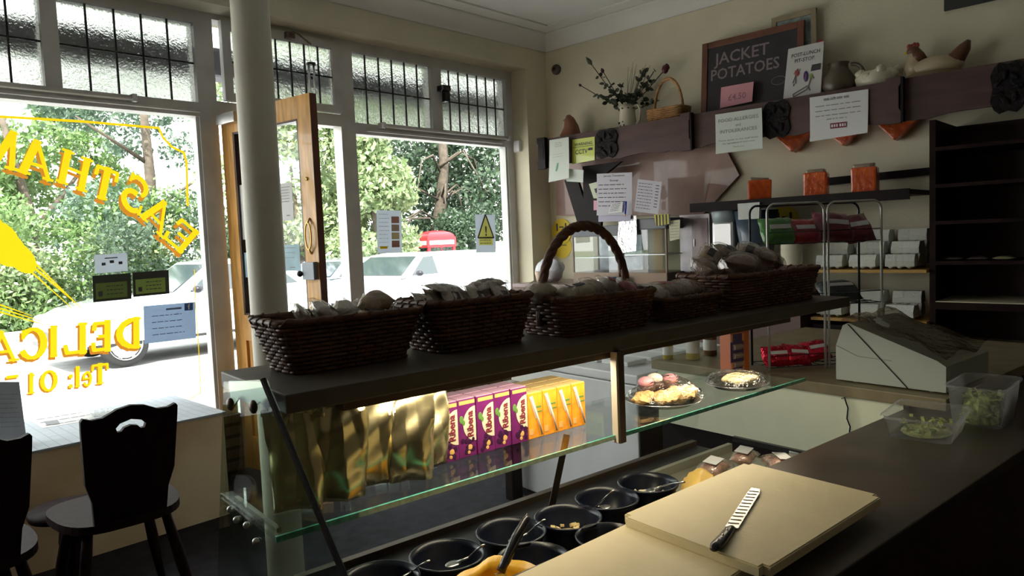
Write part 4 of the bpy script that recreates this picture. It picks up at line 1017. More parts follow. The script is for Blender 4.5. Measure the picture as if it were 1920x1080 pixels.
def cake(c, dx, dy, z, icing, txt):
    t = cthing('iced_cake', txt, 'cake', c.x+dx, c.y+dy, SZ+.012+z, 0, 'iced cakes on the silver plate')
    MB(True).ball((0, 0, .010), (.024, .024, .014), 16, 8).rough(.003, 90, int(dx*999)).build('sponge', CK['choc'], t)
    MB(True).ball((0, 0, .026), (.021, .021, .014), 16, 8).build('icing', CK[icing], t)
cake(pc1, -.028, .03, .016, 'pink', 'chocolate cake with pink icing, left of the iced group')
cake(pc1, .012, .035, .018, 'white', 'chocolate cake with cream-white icing in the middle of the group')
cake(pc1, .055, .02, .012, 'pink', 'chocolate cake with pale pink icing at the right under the film')
for i, (dx, dy, rz, txt) in enumerate([(-.06, .01, .3, 'golden flaky pastry at the left rim of the cake plate'), (-.03, -.025, .8, 'golden flaky pastry at the front left of the cake plate'), (.0, -.045, 0, 'golden flaky pastry at the front middle of the cake plate'), (.03, -.02, 1.2, 'golden flaky pastry in front of the cream-iced cake'), (.055, -.035, .5, 'golden flaky pastry at the front right of the cake plate')]):
    t = pillow_mb(.072, .046, .032, i, .005, scale=80).build('flaky_pastry', CK['puff']); t.location = WL(pc1.x+dx, pc1.y+dy, SZ+.022); t.rotation_euler = (0, 0, RC+rz)
    tag(t, txt, 'pastry', 'flaky pastries on the silver plate')
mb = MB(True); mb.lathe([(.094, .013), (.090, .022), (.078, .036), (.06, .050), (.045, .055), (.03, .056), (.015, .054), (0, .055)], 40).rough(.011, 48, 3)
o = mb.build('cling_film', filmmat('cling_film', (1, 1, 1), .02, 1.6, 60, 1.0), loc=WL(pc1.x+.01, pc1.y, SZ+.004)); tag(o, 'crinkled clear film over the plate of iced cakes', 'cling film')
M_ROLL = mat('pale_roll', (.74, .62, .34), .5, bump=.2)
for i, (dx, dy, L, txt) in enumerate([(.01, -.022, .11, 'long yellow finger roll at the front of the right-hand plate'), (.02, .0, .11, 'yellow finger roll in the middle of the right-hand plate'), (.015, .022, .10, 'yellow finger roll at the back of the right-hand plate')]):
    t = MB(True).ball((0, 0, 0), (L/2, .014, .013), 18, 10).build('finger_roll', M_ROLL, loc=WL(pc2.x+dx, pc2.y+dy, SZ+.02), rot=(0, 0, RC-.05)); tag(t, txt, 'bread roll', 'finger rolls on the silver plate')
mb = MB(True); mb.lathe([(.082, .013), (.076, .022), (.06, .032), (.045, .036), (.02, .036), (0, .036)], 40).rough(.009, 48, 5)
o = mb.build('cling_film', MATS['cling_film'], loc=WL(pc2.x, pc2.y, SZ+.004)); tag(o, 'crinkled clear film over the plate of finger rolls', 'cling film')

# ---------------------------------------------------------------- salad tubs in the well
FD = {'egg': mat('diced_egg', (.74, .68, .50), .6), 'pasta': mat('pasta_salad', (.66, .52, .25), .6), 'bean': mat('bean_salad', (.40, .22, .13), .6), 'lettuce': mat('chopped_leaves', (.36, .48, .12), .6)}
def tub(label, px, py, food=None, spoon=None, r=.073, dz=0, nfood=34):
    c = QL(px, py, 'Z', .80)
    t = cthing('salad_tub', label, 'tub', c.x, c.y, .7005, 0, 'black salad tubs in the counter well')
    H = .0995+dz
    MB(True).lathe([(0, .002), (r*.70, .002), (r*.74, .006), (r*.92, H-.012), (r*.94, H-.008), (r*1.0, H-.006), (r*1.01, H-.002), (r*.99, H), (r*.955, H), (r*.90, H-.012), (r*.70, .010), (0, .010)], 44).build('bowl', M_NAVY, t)
    if food:
        rr = random.Random(px); mb = MB()
        fr = r*.80
        mb.lathe([(0, .058), (fr*.9, .050), (fr*.95, .046), (0, .045)], 24)
        for k in range(nfood):
            a = rr.uniform(0, 6.28); q = fr*.8*sqrt(rr.random()); z = .060+.010*(1-q/fr)
            s = rr.uniform(.004, .008); M = Matrix.Translation((q*cos(a), q*sin(a), z)) @ Matrix.Rotation(rr.uniform(0, 3), 4, 'Z') @ Matrix.Rotation(rr.uniform(0, 1), 4, 'X')
            mb.box(-s, -s*.7, -s*.6, s, s*.7, s*.6, M=M, bev=.0012)
        o = mb.rough(.001, 80, px).build('salad', FD[food], loc=WL(c.x, c.y, .7005), rot=(0, 0, RC)); tag(o, {'egg': 'diced egg salad', 'pasta': 'pasta salad', 'bean': 'bean salad', 'lettuce': 'chopped salad'}[food]+' filling: '+label, 'salad', kind='stuff')
    if spoon:
        a = Q(spoon[0], spoon[1], 'Z', .80+.03) if len(spoon) == 2 else None
        p1_ = Q(spoon[0], spoon[1], 'Z', .845); p0 = Q(spoon[2], spoon[3], 'Z', .79)
        s_ = thing('serving_spoon', spoon[4], 'spoon', p0)
        mb = MB(True); d = (p1_-p0); mb.tube([Vector((0, 0, 0)), d*.5+Vector((0, 0, .002)), d], [.0032, .0028, .0042], 8, flat=.5); mb.build('handle', M_STEEL, s_)
        c0 = WL(c.x, c.y, .775)-p0; mb = MB(True); mb.tube([Vector((0, 0, 0)), c0*.6], .0028, 8); mb.ball(c0*.75, (.018, .013, .004), 14, 8); mb.build('bowl', M_STEEL, s_)
    return c
tub('black tub nearest the cheese, with diced egg and a spoon', 1215, 903, 'egg', (1282, 904, 1240, 912, 'steel spoon lying in the tub nearest the cheese'))
tub('dark blue tub with a spoon, second from the cheese', 1138, 932, None, (1150, 920, 1118, 950, 'thin steel spoon leaning in the second tub from the cheese'))
tub('black tub with a little pasta, third from the cheese', 1065, 967, 'pasta', None, nfood=14)
tub('black tub left of the pasta tub, with a spoon on its rim', 958, 994, None, (1020, 975, 990, 1000, 'steel spoon on the rim left of the pasta tub'))
tub('black tub in front of the gold foil bags', 838, 1038, None, (906, 1022, 880, 1045, 'steel spoon beside the black tub in front of the foil bags'))
tub('black tub at the bottom edge below the end glass', 712, 1083, None, (803, 1052, 775, 1070, 'steel spoon on the rim of the bottom edge tub'))
tub('black tub half hidden under the cutting board', 1140, 1003, 'bean', None, r=.066)
tub('black tub behind the yellow container', 1000, 1044, None, None, r=.070)

# yellow container with wooden-handled spatula
yc = Q(925, 1085, 'Z', .83); ycl = lp(yc)
t = cthing('yellow_container', 'yellow plastic container at the bottom edge, with a black handle sticking out', 'container', ycl.x, ycl.y-.008, .7005, .25)
M_YTUB = mat('yellow_plastic', (.72, .42, .03), .35, var=.1)
top = rrect(.15, .125, .03, 40); botr = rrect(.12, .10, .025, 40); mb = MB(True)
rings = [[(x, y, 0) for x, y in botr], [(x*.97, y*.97, .11) for x, y in top], [(x, y, .128+.003*sin(i*.9)) for i, (x, y) in enumerate(top)], [(x*1.03, y*1.03, .126+.003*sin(i*.9)) for i, (x, y) in enumerate(top)],
         [(x*.99, y*.99, .132+.003*sin(i*.9)) for i, (x, y) in enumerate(top)], [(x*.94, y*.94, .11) for x, y in top], [(x*.95, y*.95, .004) for x, y in botr]]
for r_ in rings: mb.v += [Vector(p) for p in r_]
for k in range(len(rings)-1):
    for i in range(40): mb.f.append((k*40+i, k*40+(i+1) % 40, (k+1)*40+(i+1) % 40, (k+1)*40+i)); mb.m.append(0)
mb.f += [tuple(range(39, -1, -1)), tuple(range(6*40, 7*40))]; mb.m += [0, 0]
mb.build('tub', M_YTUB, t)
p0 = Q(938, 1072, 'Z', .835); p1_ = Q(990, 968, 'Z', .915)
s_ = thing('spreader', 'black-handled spreader standing in the yellow container', 'spreader', p0)
d = p1_-p0; side = Vector((.002, 0, .006))
mb = MB(True); mb.tube([Vector((0, 0, 0)), d*.12, d*.2, d*.55+side, d*.9, d], [.010, .0085, .0095, .0105, .009, .006], 12, flat=.75); mb.build('handle', M_BLACK, s_)
MB().tube([d*.15+side*1.6, d*.55+side*2.3, d*.95+side*1.4], .0016, 6).build('handle_strip', M_STEEL, s_)
MB().prism([Vector((-.012, 0, 0)), Vector((.012, 0, 0)), Vector((.014, -.02, -.075)), Vector((-.014, -.02, -.075))], (0, .0015, 0)).build('blade', M_STEEL, s_)

# ---------------------------------------------------------------- boards, knife
def slab(name, label, corners, z0, z1, m, cat, bev=.004):
    P = [Q(x, y, 'Z', z1) for x, y in corners] if corners[0][0] > 50 else [WL(*c, z1) for c in corners]
    c = sum(P, Vector())/4; c.z = z0
    bm = bmesh.new(); vb = [bm.verts.new((p.x-c.x, p.y-c.y, 0)) for p in P]; vt = [bm.verts.new((p.x-c.x, p.y-c.y, z1-z0)) for p in P]
    bm.faces.new(vb[::-1]); bm.faces.new(vt)
    for i in range(4): bm.faces.new((vb[i], vb[(i+1) % 4], vt[(i+1) % 4], vt[i]))
    bmesh.ops.bevel(bm, geom=[e for e in bm.edges if abs(e.verts[0].co.z-e.verts[1].co.z) > .001], offset=.012, segments=4, affect='EDGES')
    bm.normal_update()
    bmesh.ops.bevel(bm, geom=[e for e in bm.edges if e.verts[0].co.z > .001 and e.verts[1].co.z > .001 and any(abs(f.normal.z) < .5 for f in e.link_faces) and any(abs(f.normal.z) > .5 for f in e.link_faces)], offset=.0022, segments=2, affect='EDGES')
    bm.verts.index_update(); mb = MB().add([v.co.copy() for v in bm.verts], [tuple(v.index for v in f.verts) for f in bm.faces]); bm.free()
    o = auto_smooth(mb.build(name, m, loc=c)); return tag(o, label, cat)
slab('cutting_board', 'pale cutting board with the knife on it', [(1400, 866), (1163, 966), (1436, 1068), (1656, 929)], .884, .900, M_BOARD, 'cutting board')
_a = QL(1168, 984, 'Z', .8835); _b = QL(1010, 1058, 'Z', .8835); _d = (_a-_b).normalized(); _n = Vector((_d.y, -_d.x, 0)); _p = _a+_d*.03; _q = _b-_d*.10
slab('cutting_board', 'lower cream board sticking out from under the knife board', [tuple(v.xy) for v in (_p, _q, _q+_n*.24, _p+_n*.24)], .8625, .8835, M_BOARD, 'cutting board')
k0 = Q(1418, 917, 'Z', .902); k1 = Q(1372, 990, 'Z', .902); k2 = Q(1338, 1030, 'Z', .908)
kn = thing('knife', 'bread knife with scalloped blade and black handle lying on the pale board', 'knife', k1)
ax = (k0-k1); L = ax.length; ax.normalize(); sd_ = Vector((ax.y, -ax.x, 0))
mb = MB(); n = 24; wv = .0105; U = []; Lw = []
for i in range(n+1):
    s_ = L*i/n; tip = 1 if i < n-3 else (1-(i-(n-3))*.12)
    U.append(ax*s_+sd_*wv*(tip if i < n else .55)); Lw.append(ax*s_-sd_*wv*(1 if i < n-1 else .9))
mb.add([v+Vector((0, 0, .0014)) for v in U+Lw]+[v for v in U+Lw], [(i, i+1, n+2+i, n+1+i) for i in range(n)]+[(2*n+2+i, 3*n+3+i, 3*n+4+i, 2*n+3+i) for i in range(n)]+[(i, 2*n+2+i, 2*n+3+i, i+1) for i in range(n)]+[(n+1+i, n+2+i, 3*n+4+i, 3*n+3+i) for i in range(n)])
bl = mb.build('blade', M_STEEL, kn)
mb = MB()
for i in range(11):
    s_ = L*(.08+.82*i/10); a = ax*s_-sd_*wv*.9+Vector((0, 0, .0016)); b = ax*(s_+.0035)+sd_*wv*.75+Vector((0, 0, .0016))
    mb.tube([a, b], .0011, 5)
mb.build('blade_flutes', mat('pale_flute', (.75, .70, .58), .4), bl)
kd = (k2-k1); mb = MB(True); mb.tube([Vector((0, 0, .001)), kd*.1+Vector((0, 0, .001)), kd*.5, kd*.85, kd], [.006, .0085, .0095, .0105, .006], 12, flat=.65); hd = mb.build('handle', M_BLACK, kn)
for u in (.25, .5, .75): MB(True).ball(kd*u+Vector((0, 0, .006)), .0022, 8, 6).build('rivet', M_STEEL, hd)
# ---------------------------------------------------------------- ham and cheese in the chilled tray
M_HAM = mat('wrapped_ham', (.42, .23, .17), .25, coat=1, var=.2, vscale=30, bump=.5, bscale=60)
for i, (px, py, z, w_, d, h, rz, txt) in enumerate([(1338, 872, .792, .10, .065, .04, .25, 'film-wrapped ham pack nearest the cheese'), (1395, 850, .795, .085, .055, .035, .3, 'film-wrapped ham pack at the back of the chilled tray'), (1468, 862, .792, .10, .085, .035, .9, 'film-wrapped ham pack nearest the pale end panel')]):
    c = QL(px, py, 'Z', z); t = cthing('ham_pack', txt, 'meat pack', c.x, c.y, z-.01, rz, 'ham packs in the chilled tray')
    pillow_mb(w_, d, h, i, .003, crimp=False).build('ham', M_HAM, t)
    pillow_mb(w_*1.12, d*1.15, h*1.1, i+4, .004).build('film', M_FILM, t)
    M = Matrix.Translation((0, 0, h*.57)) @ Matrix.Rotation(.1, 4, 'X'); MB().box(-.03, -.018, 0, .03, .018, .0008, M=M).build('price_label', M_PAPER, t)
M_CHE = mat('cheese_slice', (.70, .45, .10), .45, bump=.2)
for i in range(2):
    c = QL(1300+i*12, 897-i*3, 'Z', .80); mb = MB(True); P = []
    for j in range(7):
        for k in range(7): u = k/6-.5; v = j/6-.5; P.append((u*.09, v*.06, .012*sin(u*5+i)+.008*cos(v*6)+i*.010))
    mb.add(P+[(p[0], p[1], p[2]-.004) for p in P], [(j*7+k, j*7+k+1, j*7+k+8, j*7+k+7) for j in range(6) for k in range(6)]+[(49+j*7+k, 49+j*7+k+7, 49+j*7+k+8, 49+j*7+k+1) for j in range(6) for k in range(6)])
    o = mb.build('cheese_slice', M_CHE, loc=WL(c.x, c.y, .785+i*.004), rot=(0, 0, RC+.4)); tag(o, ['lower curled yellow cheese slice beside the egg tub', 'upper curled yellow cheese slice beside the egg tub'][i], 'cheese')
# ---------------------------------------------------------------- plastic boxes of salad
def pbox(label, lx, ly, z, w_, d, h, rz, food, nf, seed):
    t = cthing('plastic_box', label, 'plastic box', lx, ly, z, rz)
    top = rrect(w_, d, .02, 36); bt = rrect(w_*.88, d*.86, .02, 36); mb = MB(True)
    R = [[(x, y, 0) for x, y in bt], [(x, y, h) for x, y in top], [(x*1.06, y*1.07, h+.001) for x, y in top], [(x*1.06, y*1.07, h-.005) for x, y in top]]
    for q in R: mb.v += [Vector(p) for p in q]
    for k in range(3):
        for i in range(36): mb.f.append((k*36+i, k*36+(i+1) % 36, (k+1)*36+(i+1) % 36, (k+1)*36+i)); mb.m.append(0)
    mb.f.append(tuple(range(36))); mb.m.append(0)
    mb.build('box', M_TUB, t)
    rr = random.Random(seed); mb = MB()
    for k in range(nf):
        x = rr.gauss(0, .22)*w_*.8; y = rr.uniform(-.38, .38)*d*.8; x = max(-w_*.38, min(w_*.38, x)); z0 = rr.uniform(.004, h*.75*(1-abs(x)/w_*1.6))
        a = rr.uniform(0, 3.1); L = rr.uniform(.006, .013); e = Vector((cos(a)*L, sin(a)*L*.6, rr.uniform(-.006, .008)))
        c = Vector((x, y, max(.006, z0)))
        nrm = Vector((rr.uniform(-1, 1), rr.uniform(-1, 1), 1)).normalized()*.004; s2 = e.cross(Vector((0, 0, 1))).normalized()*.004
        mb.add([c-e-s2, c-e+s2, c+e+s2+nrm, c+e-s2+nrm], [(0, 1, 2, 3)])
    mb.ball((0, 0, .006), (w_*.34, d*.36, h*.62), 16, 8) if food == 'lettuce' and nf > 100 else mb.ball((0, 0, .004), (w_*.36, d*.36, .008), 16, 8)
    mb.rough(.003, 70, seed)
    o = mb.build('salad_leaves', MATS.get('shredded_lettuce') or mat('shredded_lettuce', (.52, .58, .22), .6, var=.5, vscale=60), loc=t.location, rot=t.rotation_euler); tag(o, ('shredded lettuce inside: ' if food == 'lettuce' else 'salad inside: ')+label, 'salad', kind='stuff')
    return t
b1 = (QL(1682, 806, 'Z', .862)+QL(1845, 800, 'Z', .862))/2
pbox('small clear plastic box of cucumber and lettuce at the front of the worktop', 1.945, .735, .8625, .215, .16, .055, .16, 'lettuce', 60, 3)
M_CUC = mat('cucumber', (.20, .32, .08), .4, var=.4, vscale=60)
for i, (dx, dy, txt) in enumerate([(-.045, -.005, 'dark cucumber slice at the left of the small plastic box'), (-.02, -.02, 'cucumber slice in the middle of the small plastic box'), (.02, -.025, 'bright green wedge at the front of the small plastic box')]):
    v = WL(1.945+dx, .735+dy, .873); o = MB(True).ball((0, 0, 0), (.014, .010, .006), 14, 8).build('cucumber_slice', M_CUC if i < 2 else FD['lettuce'], loc=v, rot=(.3, .2, i)); tag(o, txt, 'cucumber slice')
pbox('large clear plastic box of shredded lettuce behind the small box', 2.165, .675, .8625, .21, .13, .105, .08, 'lettuce', 700, 5)
# ---------------------------------------------------------------- till
tl = cthing('cash_till', 'cream cash till under a crumpled clear dust cover', 'till', 2.205, .906, TZ+.0005)
M_TILL = mat('till_cream', (.46, .50, .44), .45)
prof = [(y*1.13, z*1.13) for y, z in [(.17, .004), (.17, .10), (.150, .158), (.135, .165), (-.09, .083), (-.11, .07), (-.11, .004)]]
mb = MB().prism([(0, y, z) for y, z in prof], (.34, 0, 0)); auto_smooth(mb.build('case', M_TILL, tl))
mb = MB(); mb.tube([(-.001, .192, .113), (-.001, .124, .085), (-.001, .023, .081)], .0009, 5); mb.build('case_seam', M_GREYINK, tl)
mb = MB().tube([(-.0015, .153, .183), (-.0015, -.023, .004)], .0016, 5); mb.build('cable', M_BLACK, tl)
for y in (.14, -.08): MB(True).lathe([(0, -.001), (.006, -.001), (.006, .005), (0, .005)], 10, (.02, y, 0)).build('foot', M_PAPER, tl)
mb = MB(True); n = 16; P = []
for j in range(n+1):
    for i in range(n+1):
        u = i/n; v = j/n; y = .175-v*.305; z = .195-.096*v+.012*sin(u*9+v*6)*sin(v*7)+.012*abs(sin(u*5+v*3))
        P.append((u*.35-.005, y, z))
mb.add(P, [(j*(n+1)+i, j*(n+1)+i+1, (j+1)*(n+1)+i+1, (j+1)*(n+1)+i) for j in range(n) for i in range(n)]); mb.rough(.004, 40, 2)
mb.build('dust_cover', filmmat('dust_cover_film', (.55, .5, .42), .25, 1.0, 40, 1.0, (.22, .18, .13)), tl)
mb = MB(True); c0 = QL(1578, 730, 'lx', TX-.006); pts = [(c0.x, c0.y, .865)]
for px, py in ((1583, 745), (1590, 765), (1588, 785), (1594, 800), (1592, 818)):
    q = QL(px, py, 'lx', TX-.006); pts.append(tuple(q))
o = MB(True).tube([Vector(p)-Vector(pts[0]) for p in pts], .0022, 6).build('power_cable', M_BLACK, loc=WL(*pts[0]), rot=(0, 0, RC)); tag(o, 'thin black cable hanging down the pale end panel', 'cable')
# ---------------------------------------------------------------- counter-top wire rack
R0 = QL(1443, 697, 'Z', TZ)
rk = cthing('wire_rack', 'silver wire rack of crisp packets standing behind the till', 'rack', R0.x, R0.y, TZ+.0005)
hA = Vector((0, 0, 0)); hB = QL(1548, 690, 'Z', TZ)-R0; hB.z = 0; dh = hB.normalized(); W1 = hB.length
htop = QL(1440, 383, 'ly', R0.y).z-TZ
def hoop(x0, x1, off=Vector((0, 0, 0)), top=None):
    tz = top or htop; r = .03; pts = [dh*x0+off, dh*x0+off+Vector((0, 0, tz-r))]
    for k in range(1, 6): a = pi/2*k/6; pts.append(dh*(x0+r-r*cos(a))+off+Vector((0, 0, tz-r+r*sin(a))))
    for k in range(0, 7): a = pi/2*k/6; pts.append(dh*(x1-r+r*sin(a))+off+Vector((0, 0, tz-r+r*cos(a))))
    pts.append(dh*x1+off); return pts
back = Vector((-dh.y, dh.x, 0))*.13
M_RACK = mat('rack_metal', (.62, .62, .60), .35, metal=.5)
for a, b, off in ((0, W1, Vector((0, 0, 0))), (W1+.014, 2*W1+.006, Vector((0, 0, 0))), (0, 2*W1+.006, back)):
    MB(True).tube(hoop(a, b, off), .0042, 8).build('hoop', M_RACK if off.length < .01 else M_BLACK, rk)
for z in (.012, .22, .435):
    mb = MB()
    for off in (Vector((0, 0, 0)), back*.5, back): mb.tube([off+Vector((0, 0, z)), off+dh*(2*W1+.01)+Vector((0, 0, z))], .0018, 5)
    mb.tube([Vector((0, 0, z+.04)), dh*(2*W1+.01)+Vector((0, 0, z+.04))], .0016, 5)
    for k in range(12): p = dh*(2*W1*k/11); mb.tube([p+Vector((0, 0, z)), p+back+Vector((0, 0, z))], .0012, 4)
    mb.build('wire_shelf', M_BLACK, rk)
PCK = {'green': mat('green_packet', (.08, .28, .06), .3, bump=.6, coat=.5), 'red': mat('red_packet', (.42, .02, .04), .3, bump=.6, coat=.5), 'maroon': mat('maroon_packet', (.20, .02, .045), .3, bump=.6, coat=.5), 'black': mat('black_packet', (.02, .03, .03), .35, bump=.6), 'redfoil': mat('red_foil', (.65, .02, .05), .2, metal=.7, bump=1, bscale=60)}
RKW = Matrix.Translation(rk.location) @ Matrix.Rotation(RC, 4, 'Z')
def packet(u, v, z, w_, d, h, c, rot, txt, g='packets on the wire rack'):
    z *= 1.13; w_ *= 1.13; d *= 1.13; h *= 1.13
    p = RKW @ (dh*(u*W1)+back*v+Vector((0, 0, z)))
    t = thing('snack_packet', txt, 'packet', p, 0, g); t.rotation_euler = rot
    pillow_mb(w_, d, h, int(u*10), .004, scale=50).build('packet', PCK[c], t)
    MB().box(-w_*.3, -d*.06, h*.50, w_*.3, d*.10, h*.54).build('printed_stripe', M_PAPER, t)
an = atan2(dh.y, dh.x)+RC
packet(.30, .4, .425, .11, .09, .05, 'green', (1.1, 0, an), 'green crisp packet on the top tier of the rack')
packet(.78, .45, .420, .10, .09, .045, 'red', (1.0, 0, an), 'red and white packet beside the green one on the rack')
packet(1.30, .4, .430, .12, .10, .06, 'maroon', (1.1, .1, an), 'large maroon packet with white writing on the top tier')
packet(1.75, .45, .422, .10, .10, .05, 'maroon', (1.0, -.1, an), 'dark maroon packet at the right end of the top tier')
packet(1.40, .4, .230, .13, .09, .05, 'black', (.6, 0, an), 'black packet on the middle tier of the rack')
packet(.25, .4, .038, .09, .07, .045, 'redfoil', (1.0, 0, an), 'shiny red foil packet at the left of the bottom tier')
packet(.62, .4, .038, .09, .07, .045, 'redfoil', (1.0, .1, an), 'shiny red foil packet in the middle of the bottom tier')
packet(1.0, .5, .045, .09, .07, .05, 'redfoil', (.9, -.1, an), 'shiny red foil packet at the right of the bottom tier')
# goods beyond the glass shelf: biscuit box, bottles
q0 = QL(1352, 700, 'Z', TZ)
bxn = cthing('biscuit_box', 'orange and purple biscuit box standing behind the finger rolls', 'box', q0.x+.06, q0.y-.02, TZ+.0005, -.15)
MB().box(-.045, -.02, 0, .045, .03, .145, bev=.002).build('carton', mat('box_orange', (.50, .12, .02), .45), bxn)
MB().box(-.048, -.021, .01, .015, -.019, .135).build('printed_front', mat('box_purple', (.06, .035, .10), .5), bxn)
mb = MB(); 
for z in (.03, .06, .09): mb.tube([(-.038, -.024, z), (.002, -.024, z)], .010, 10)
mb.build('printed_biscuits', mat('biscuit_print', (.26, .18, .15), .6), bxn)
for x in (-.048, .008):
    for z in (.012, .108): MB().box(x, -.0225, z, x+.010, -.021, z+.026).build('printed_corner', mat('box_orange_light', (.62, .24, .06), .5), bxn)
def bottle(name, label, lx, ly, z, r, h, m, mcap, cat, g=None):
    t = cthing(name, label, cat, lx, ly, z, 0, g)
    MB(True).lathe([(0, 0), (r, .002), (r, h*.62), (r*.85, h*.74), (r*.38, h*.84), (r*.36, h*.93), (0, h*.93)], 24).build('body', m, t)
    MB(True).lathe([(0, h*1.0), (r*.42, h*.995), (r*.42, h*.90), (0, h*.90)], 16).build('cap', mcap, t)
    MB(True).lathe([(r*1.015, h*.18), (r*1.015, h*.50)], 24).build('label_band', M_PAPER, t)
M_YB = mat('yellow_sauce', (.55, .45, .06), .3); M_BRB = mat('brown_sauce', (.18, .09, .04), .3)
def on(px, py, z): return QL(px, py, 'Z', z)
c = WL(1.97, 1.45, 0)
bottle('sauce_bottle', 'yellow sauce bottle with a pale cap behind the glass front', 2.25, 1.68, TZ+.0005, .026, .15, M_YB, M_WPLAS, 'bottle')
bottle('sauce_bottle', 'brown sauce bottle beside the yellow one', 2.36, 1.68, TZ+.0005, .026, .13, M_BRB, M_BLACK, 'bottle')
bottle('sauce_bottle', 'yellow sauce bottle lying furthest left behind the glass front', 2.20, 1.76, TZ+.0005, .02, .10, M_YB, M_YSIGN, 'bottle')
# ---------------------------------------------------------------- white chest freezer beyond the counter
fz = cthing('chest_freezer', 'white chest freezer on the shop floor beyond the glass counter', 'freezer', 2.41, 2.10, 0)
MB().box(0, .006, .05, .95, .90, .72, bev=.006).build('cabinet', M_WPLAS, fz)
MB().box(.005, 0, .09, .95, .006, .70).build('front_panel', mat('freezer_unlit_front', (.07, .045, .04), .2), fz)  # white freezer's unlit face, its shade put into a dark brown colour
MB().box(.02, .02, 0, .93, .88, .05).build('plinth', M_BLACK, fz)
MB().box(-.006, -.004, .725, .956, .905, .77, bev=.008).build('lid', M_WPLAS, fz)
for k in range(4):
    for j in range(3):
        v = WL(2.60+.17*k, 2.35+.20*j, .7705); o = MB().box(-.07, -.085, 0, .07, .085, .022, bev=.006).build('food_box', M_PAPER, loc=v, rot=(0, 0, RC)); tag(o, 'pale flat food box, %s across and %s back on the freezer lid' % (ordw[k], ['front', 'middle', 'rear'][j]), 'box', 'flat food boxes on the freezer')
sb = cthing('display_bin', 'dark narrow bin at the far left corner of the white freezer', 'bin', 2.30, 2.86, 0)
MB().box(.02, .05, 0, .09, .12, .62, bev=.01).build('bin', M_BLACKW, sb)
MB().box(.015, .045, .62, .095, .125, .64, bev=.004).build('lid', M_DSTEEL, sb)

# ================================================================ SEATS AND LEDGE
def chair(label, mb_c, w_top=.36, rz=0.0):
    """mb_c: centre of the back's foot on the floor plan (world), rz: heading; back stands at -y, seat reaches +y"""
    t = thing('dining_chair', label, 'chair', (mb_c.x, mb_c.y, 0), rz, 'dark wooden chairs at the window ledge')
    SZ_ = .45
    n = 32; P = []
    for k in range(n):
        a = 2*pi*k/n; x = .215*(abs(cos(a))**.55)*(1 if cos(a) >= 0 else -1); y = .20+.205*(abs(sin(a))**.75)*(1 if sin(a) >= 0 else -1)
        x *= 1+.10*(y-.2)/.2; P.append((x, y, 0))
    mb = MB(); mb.prism([(x, y, SZ_-.03) for x, y, _ in P], (0, 0, .03)); mb.build('seat', M_CHAIR, t)
    # shaped back board with a hand hole
    H0, H1 = .44, .86
    outl = [(-.135, H0), (-.142, .54), (-.165, .61), (-.175, .80), (-.176, .845), (-.168, .855), (-.14, .845), (-.10, .846), (-.05, .868), (0, .876), (.05, .868), (.10, .846), (.14, .845), (.168, .855), (.176, .845), (.175, .80), (.165, .61), (.142, .54), (.135, H0)]
    hole = [(-.05, .785), (-.055, .80), (-.04, .815), (0, .825), (.04, .815), (.055, .80), (.05, .785), (.035, .785), (.025, .797), (0, .803), (-.025, .797), (-.035, .785)]
    V, E2, F2, ov, oe, of = delaunay_2d_cdt([Vector(p) for p in outl]+[Vector(p) for p in hole], [(i, (i+1) % len(outl)) for i in range(len(outl))]+[(len(outl)+i, len(outl)+(i+1) % len(hole)) for i in range(len(hole))], [], 0, 1e-6, True)
    def inside(c, P):
        r_ = False
        for k in range(len(P)):
            (xa, ya), (xb, yb) = P[k], P[k-1]
            if (ya > c.y) != (yb > c.y) and c.x < (xb-xa)*(c.y-ya)/(yb-ya)+xa: r_ = not r_
        return r_
    F2 = [f for f in F2 for c in [sum((V[i] for i in f), Vector((0, 0)))/len(f)] if inside(c, outl) and not inside(c, hole)]
    def back(x, z): lean = -.10*(z-H0)/(H1-H0); return (x*w_top/.35, .03+lean, z)
    mb = MB(); nV = len(V)
    f0 = [Vector(back(v.x, v.y)) for v in V]; f1 = [p+Vector((0, -.022, 0)) for p in f0]
    fs = [tuple(f) for f in F2]+[tuple(i+nV for i in reversed(f)) for f in F2]
    cnt = {}
    for f in F2:
        for i in range(len(f)): e = (f[i], f[(i+1) % len(f)]); cnt[e] = cnt.get(e, 0)+1
    for (a, b) in cnt:
        if (b, a) not in cnt: fs.append((a, b, b+nV, a+nV))
    mb.add(f0+f1, fs); mb.build('backrest', M_CHAIR, t)
    for sx_ in (-1, 1):
        for y0, y1 in ((.07, -.02), (.34, .42)):
            mb = MB(True); a = Vector((sx_*.13, y0, SZ_-.03)); b = Vector((sx_*.20, y1, 0)); mb.tube([a, a.lerp(b, .25), a.lerp(b, .5), a.lerp(b, .8), b], [.017, .020, .022, .017, .013], 12); mb.build('leg', M_CHAIR, t)
    return t
ca = Q(150, 790, 'Z', .85); cb = Q(335, 757, 'Z', .85)
d = cb-ca; hz = atan2(d.y, d.x)
mid = (ca+cb)/2+Vector((-sin(hz), cos(hz), 0))*.07
c1 = chair('dark wooden chair with a hand hole in its back, right of the two', Vector((mid.x, mid.y+.02, 0)), w_top=d.length*.98, rz=hz)
cc = Q(60, 815, 'Z', .85); cd = Vector((cc.x-.17, cc.y+.02, 0))
chair('dark wooden chair cut off by the left edge of the picture', Vector((cd.x+.01, cd.y+.06, 0)), w_top=d.length*.98, rz=hz+.12)
pdx = Q(205, 1040, 'Z', .30); t = thing('dark_stool', 'dark round pedestal stool standing just beyond the right-hand chair', 'stool', (pdx.x-.02, pdx.y+.42, 0))
MB(True).lathe([(0, 0), (.16, 0), (.16, .02), (.05, .05), (.035, .12), (.045, .25), (.03, .36), (0, .36)], 24).build('pedestal', M_CHAIR, t)
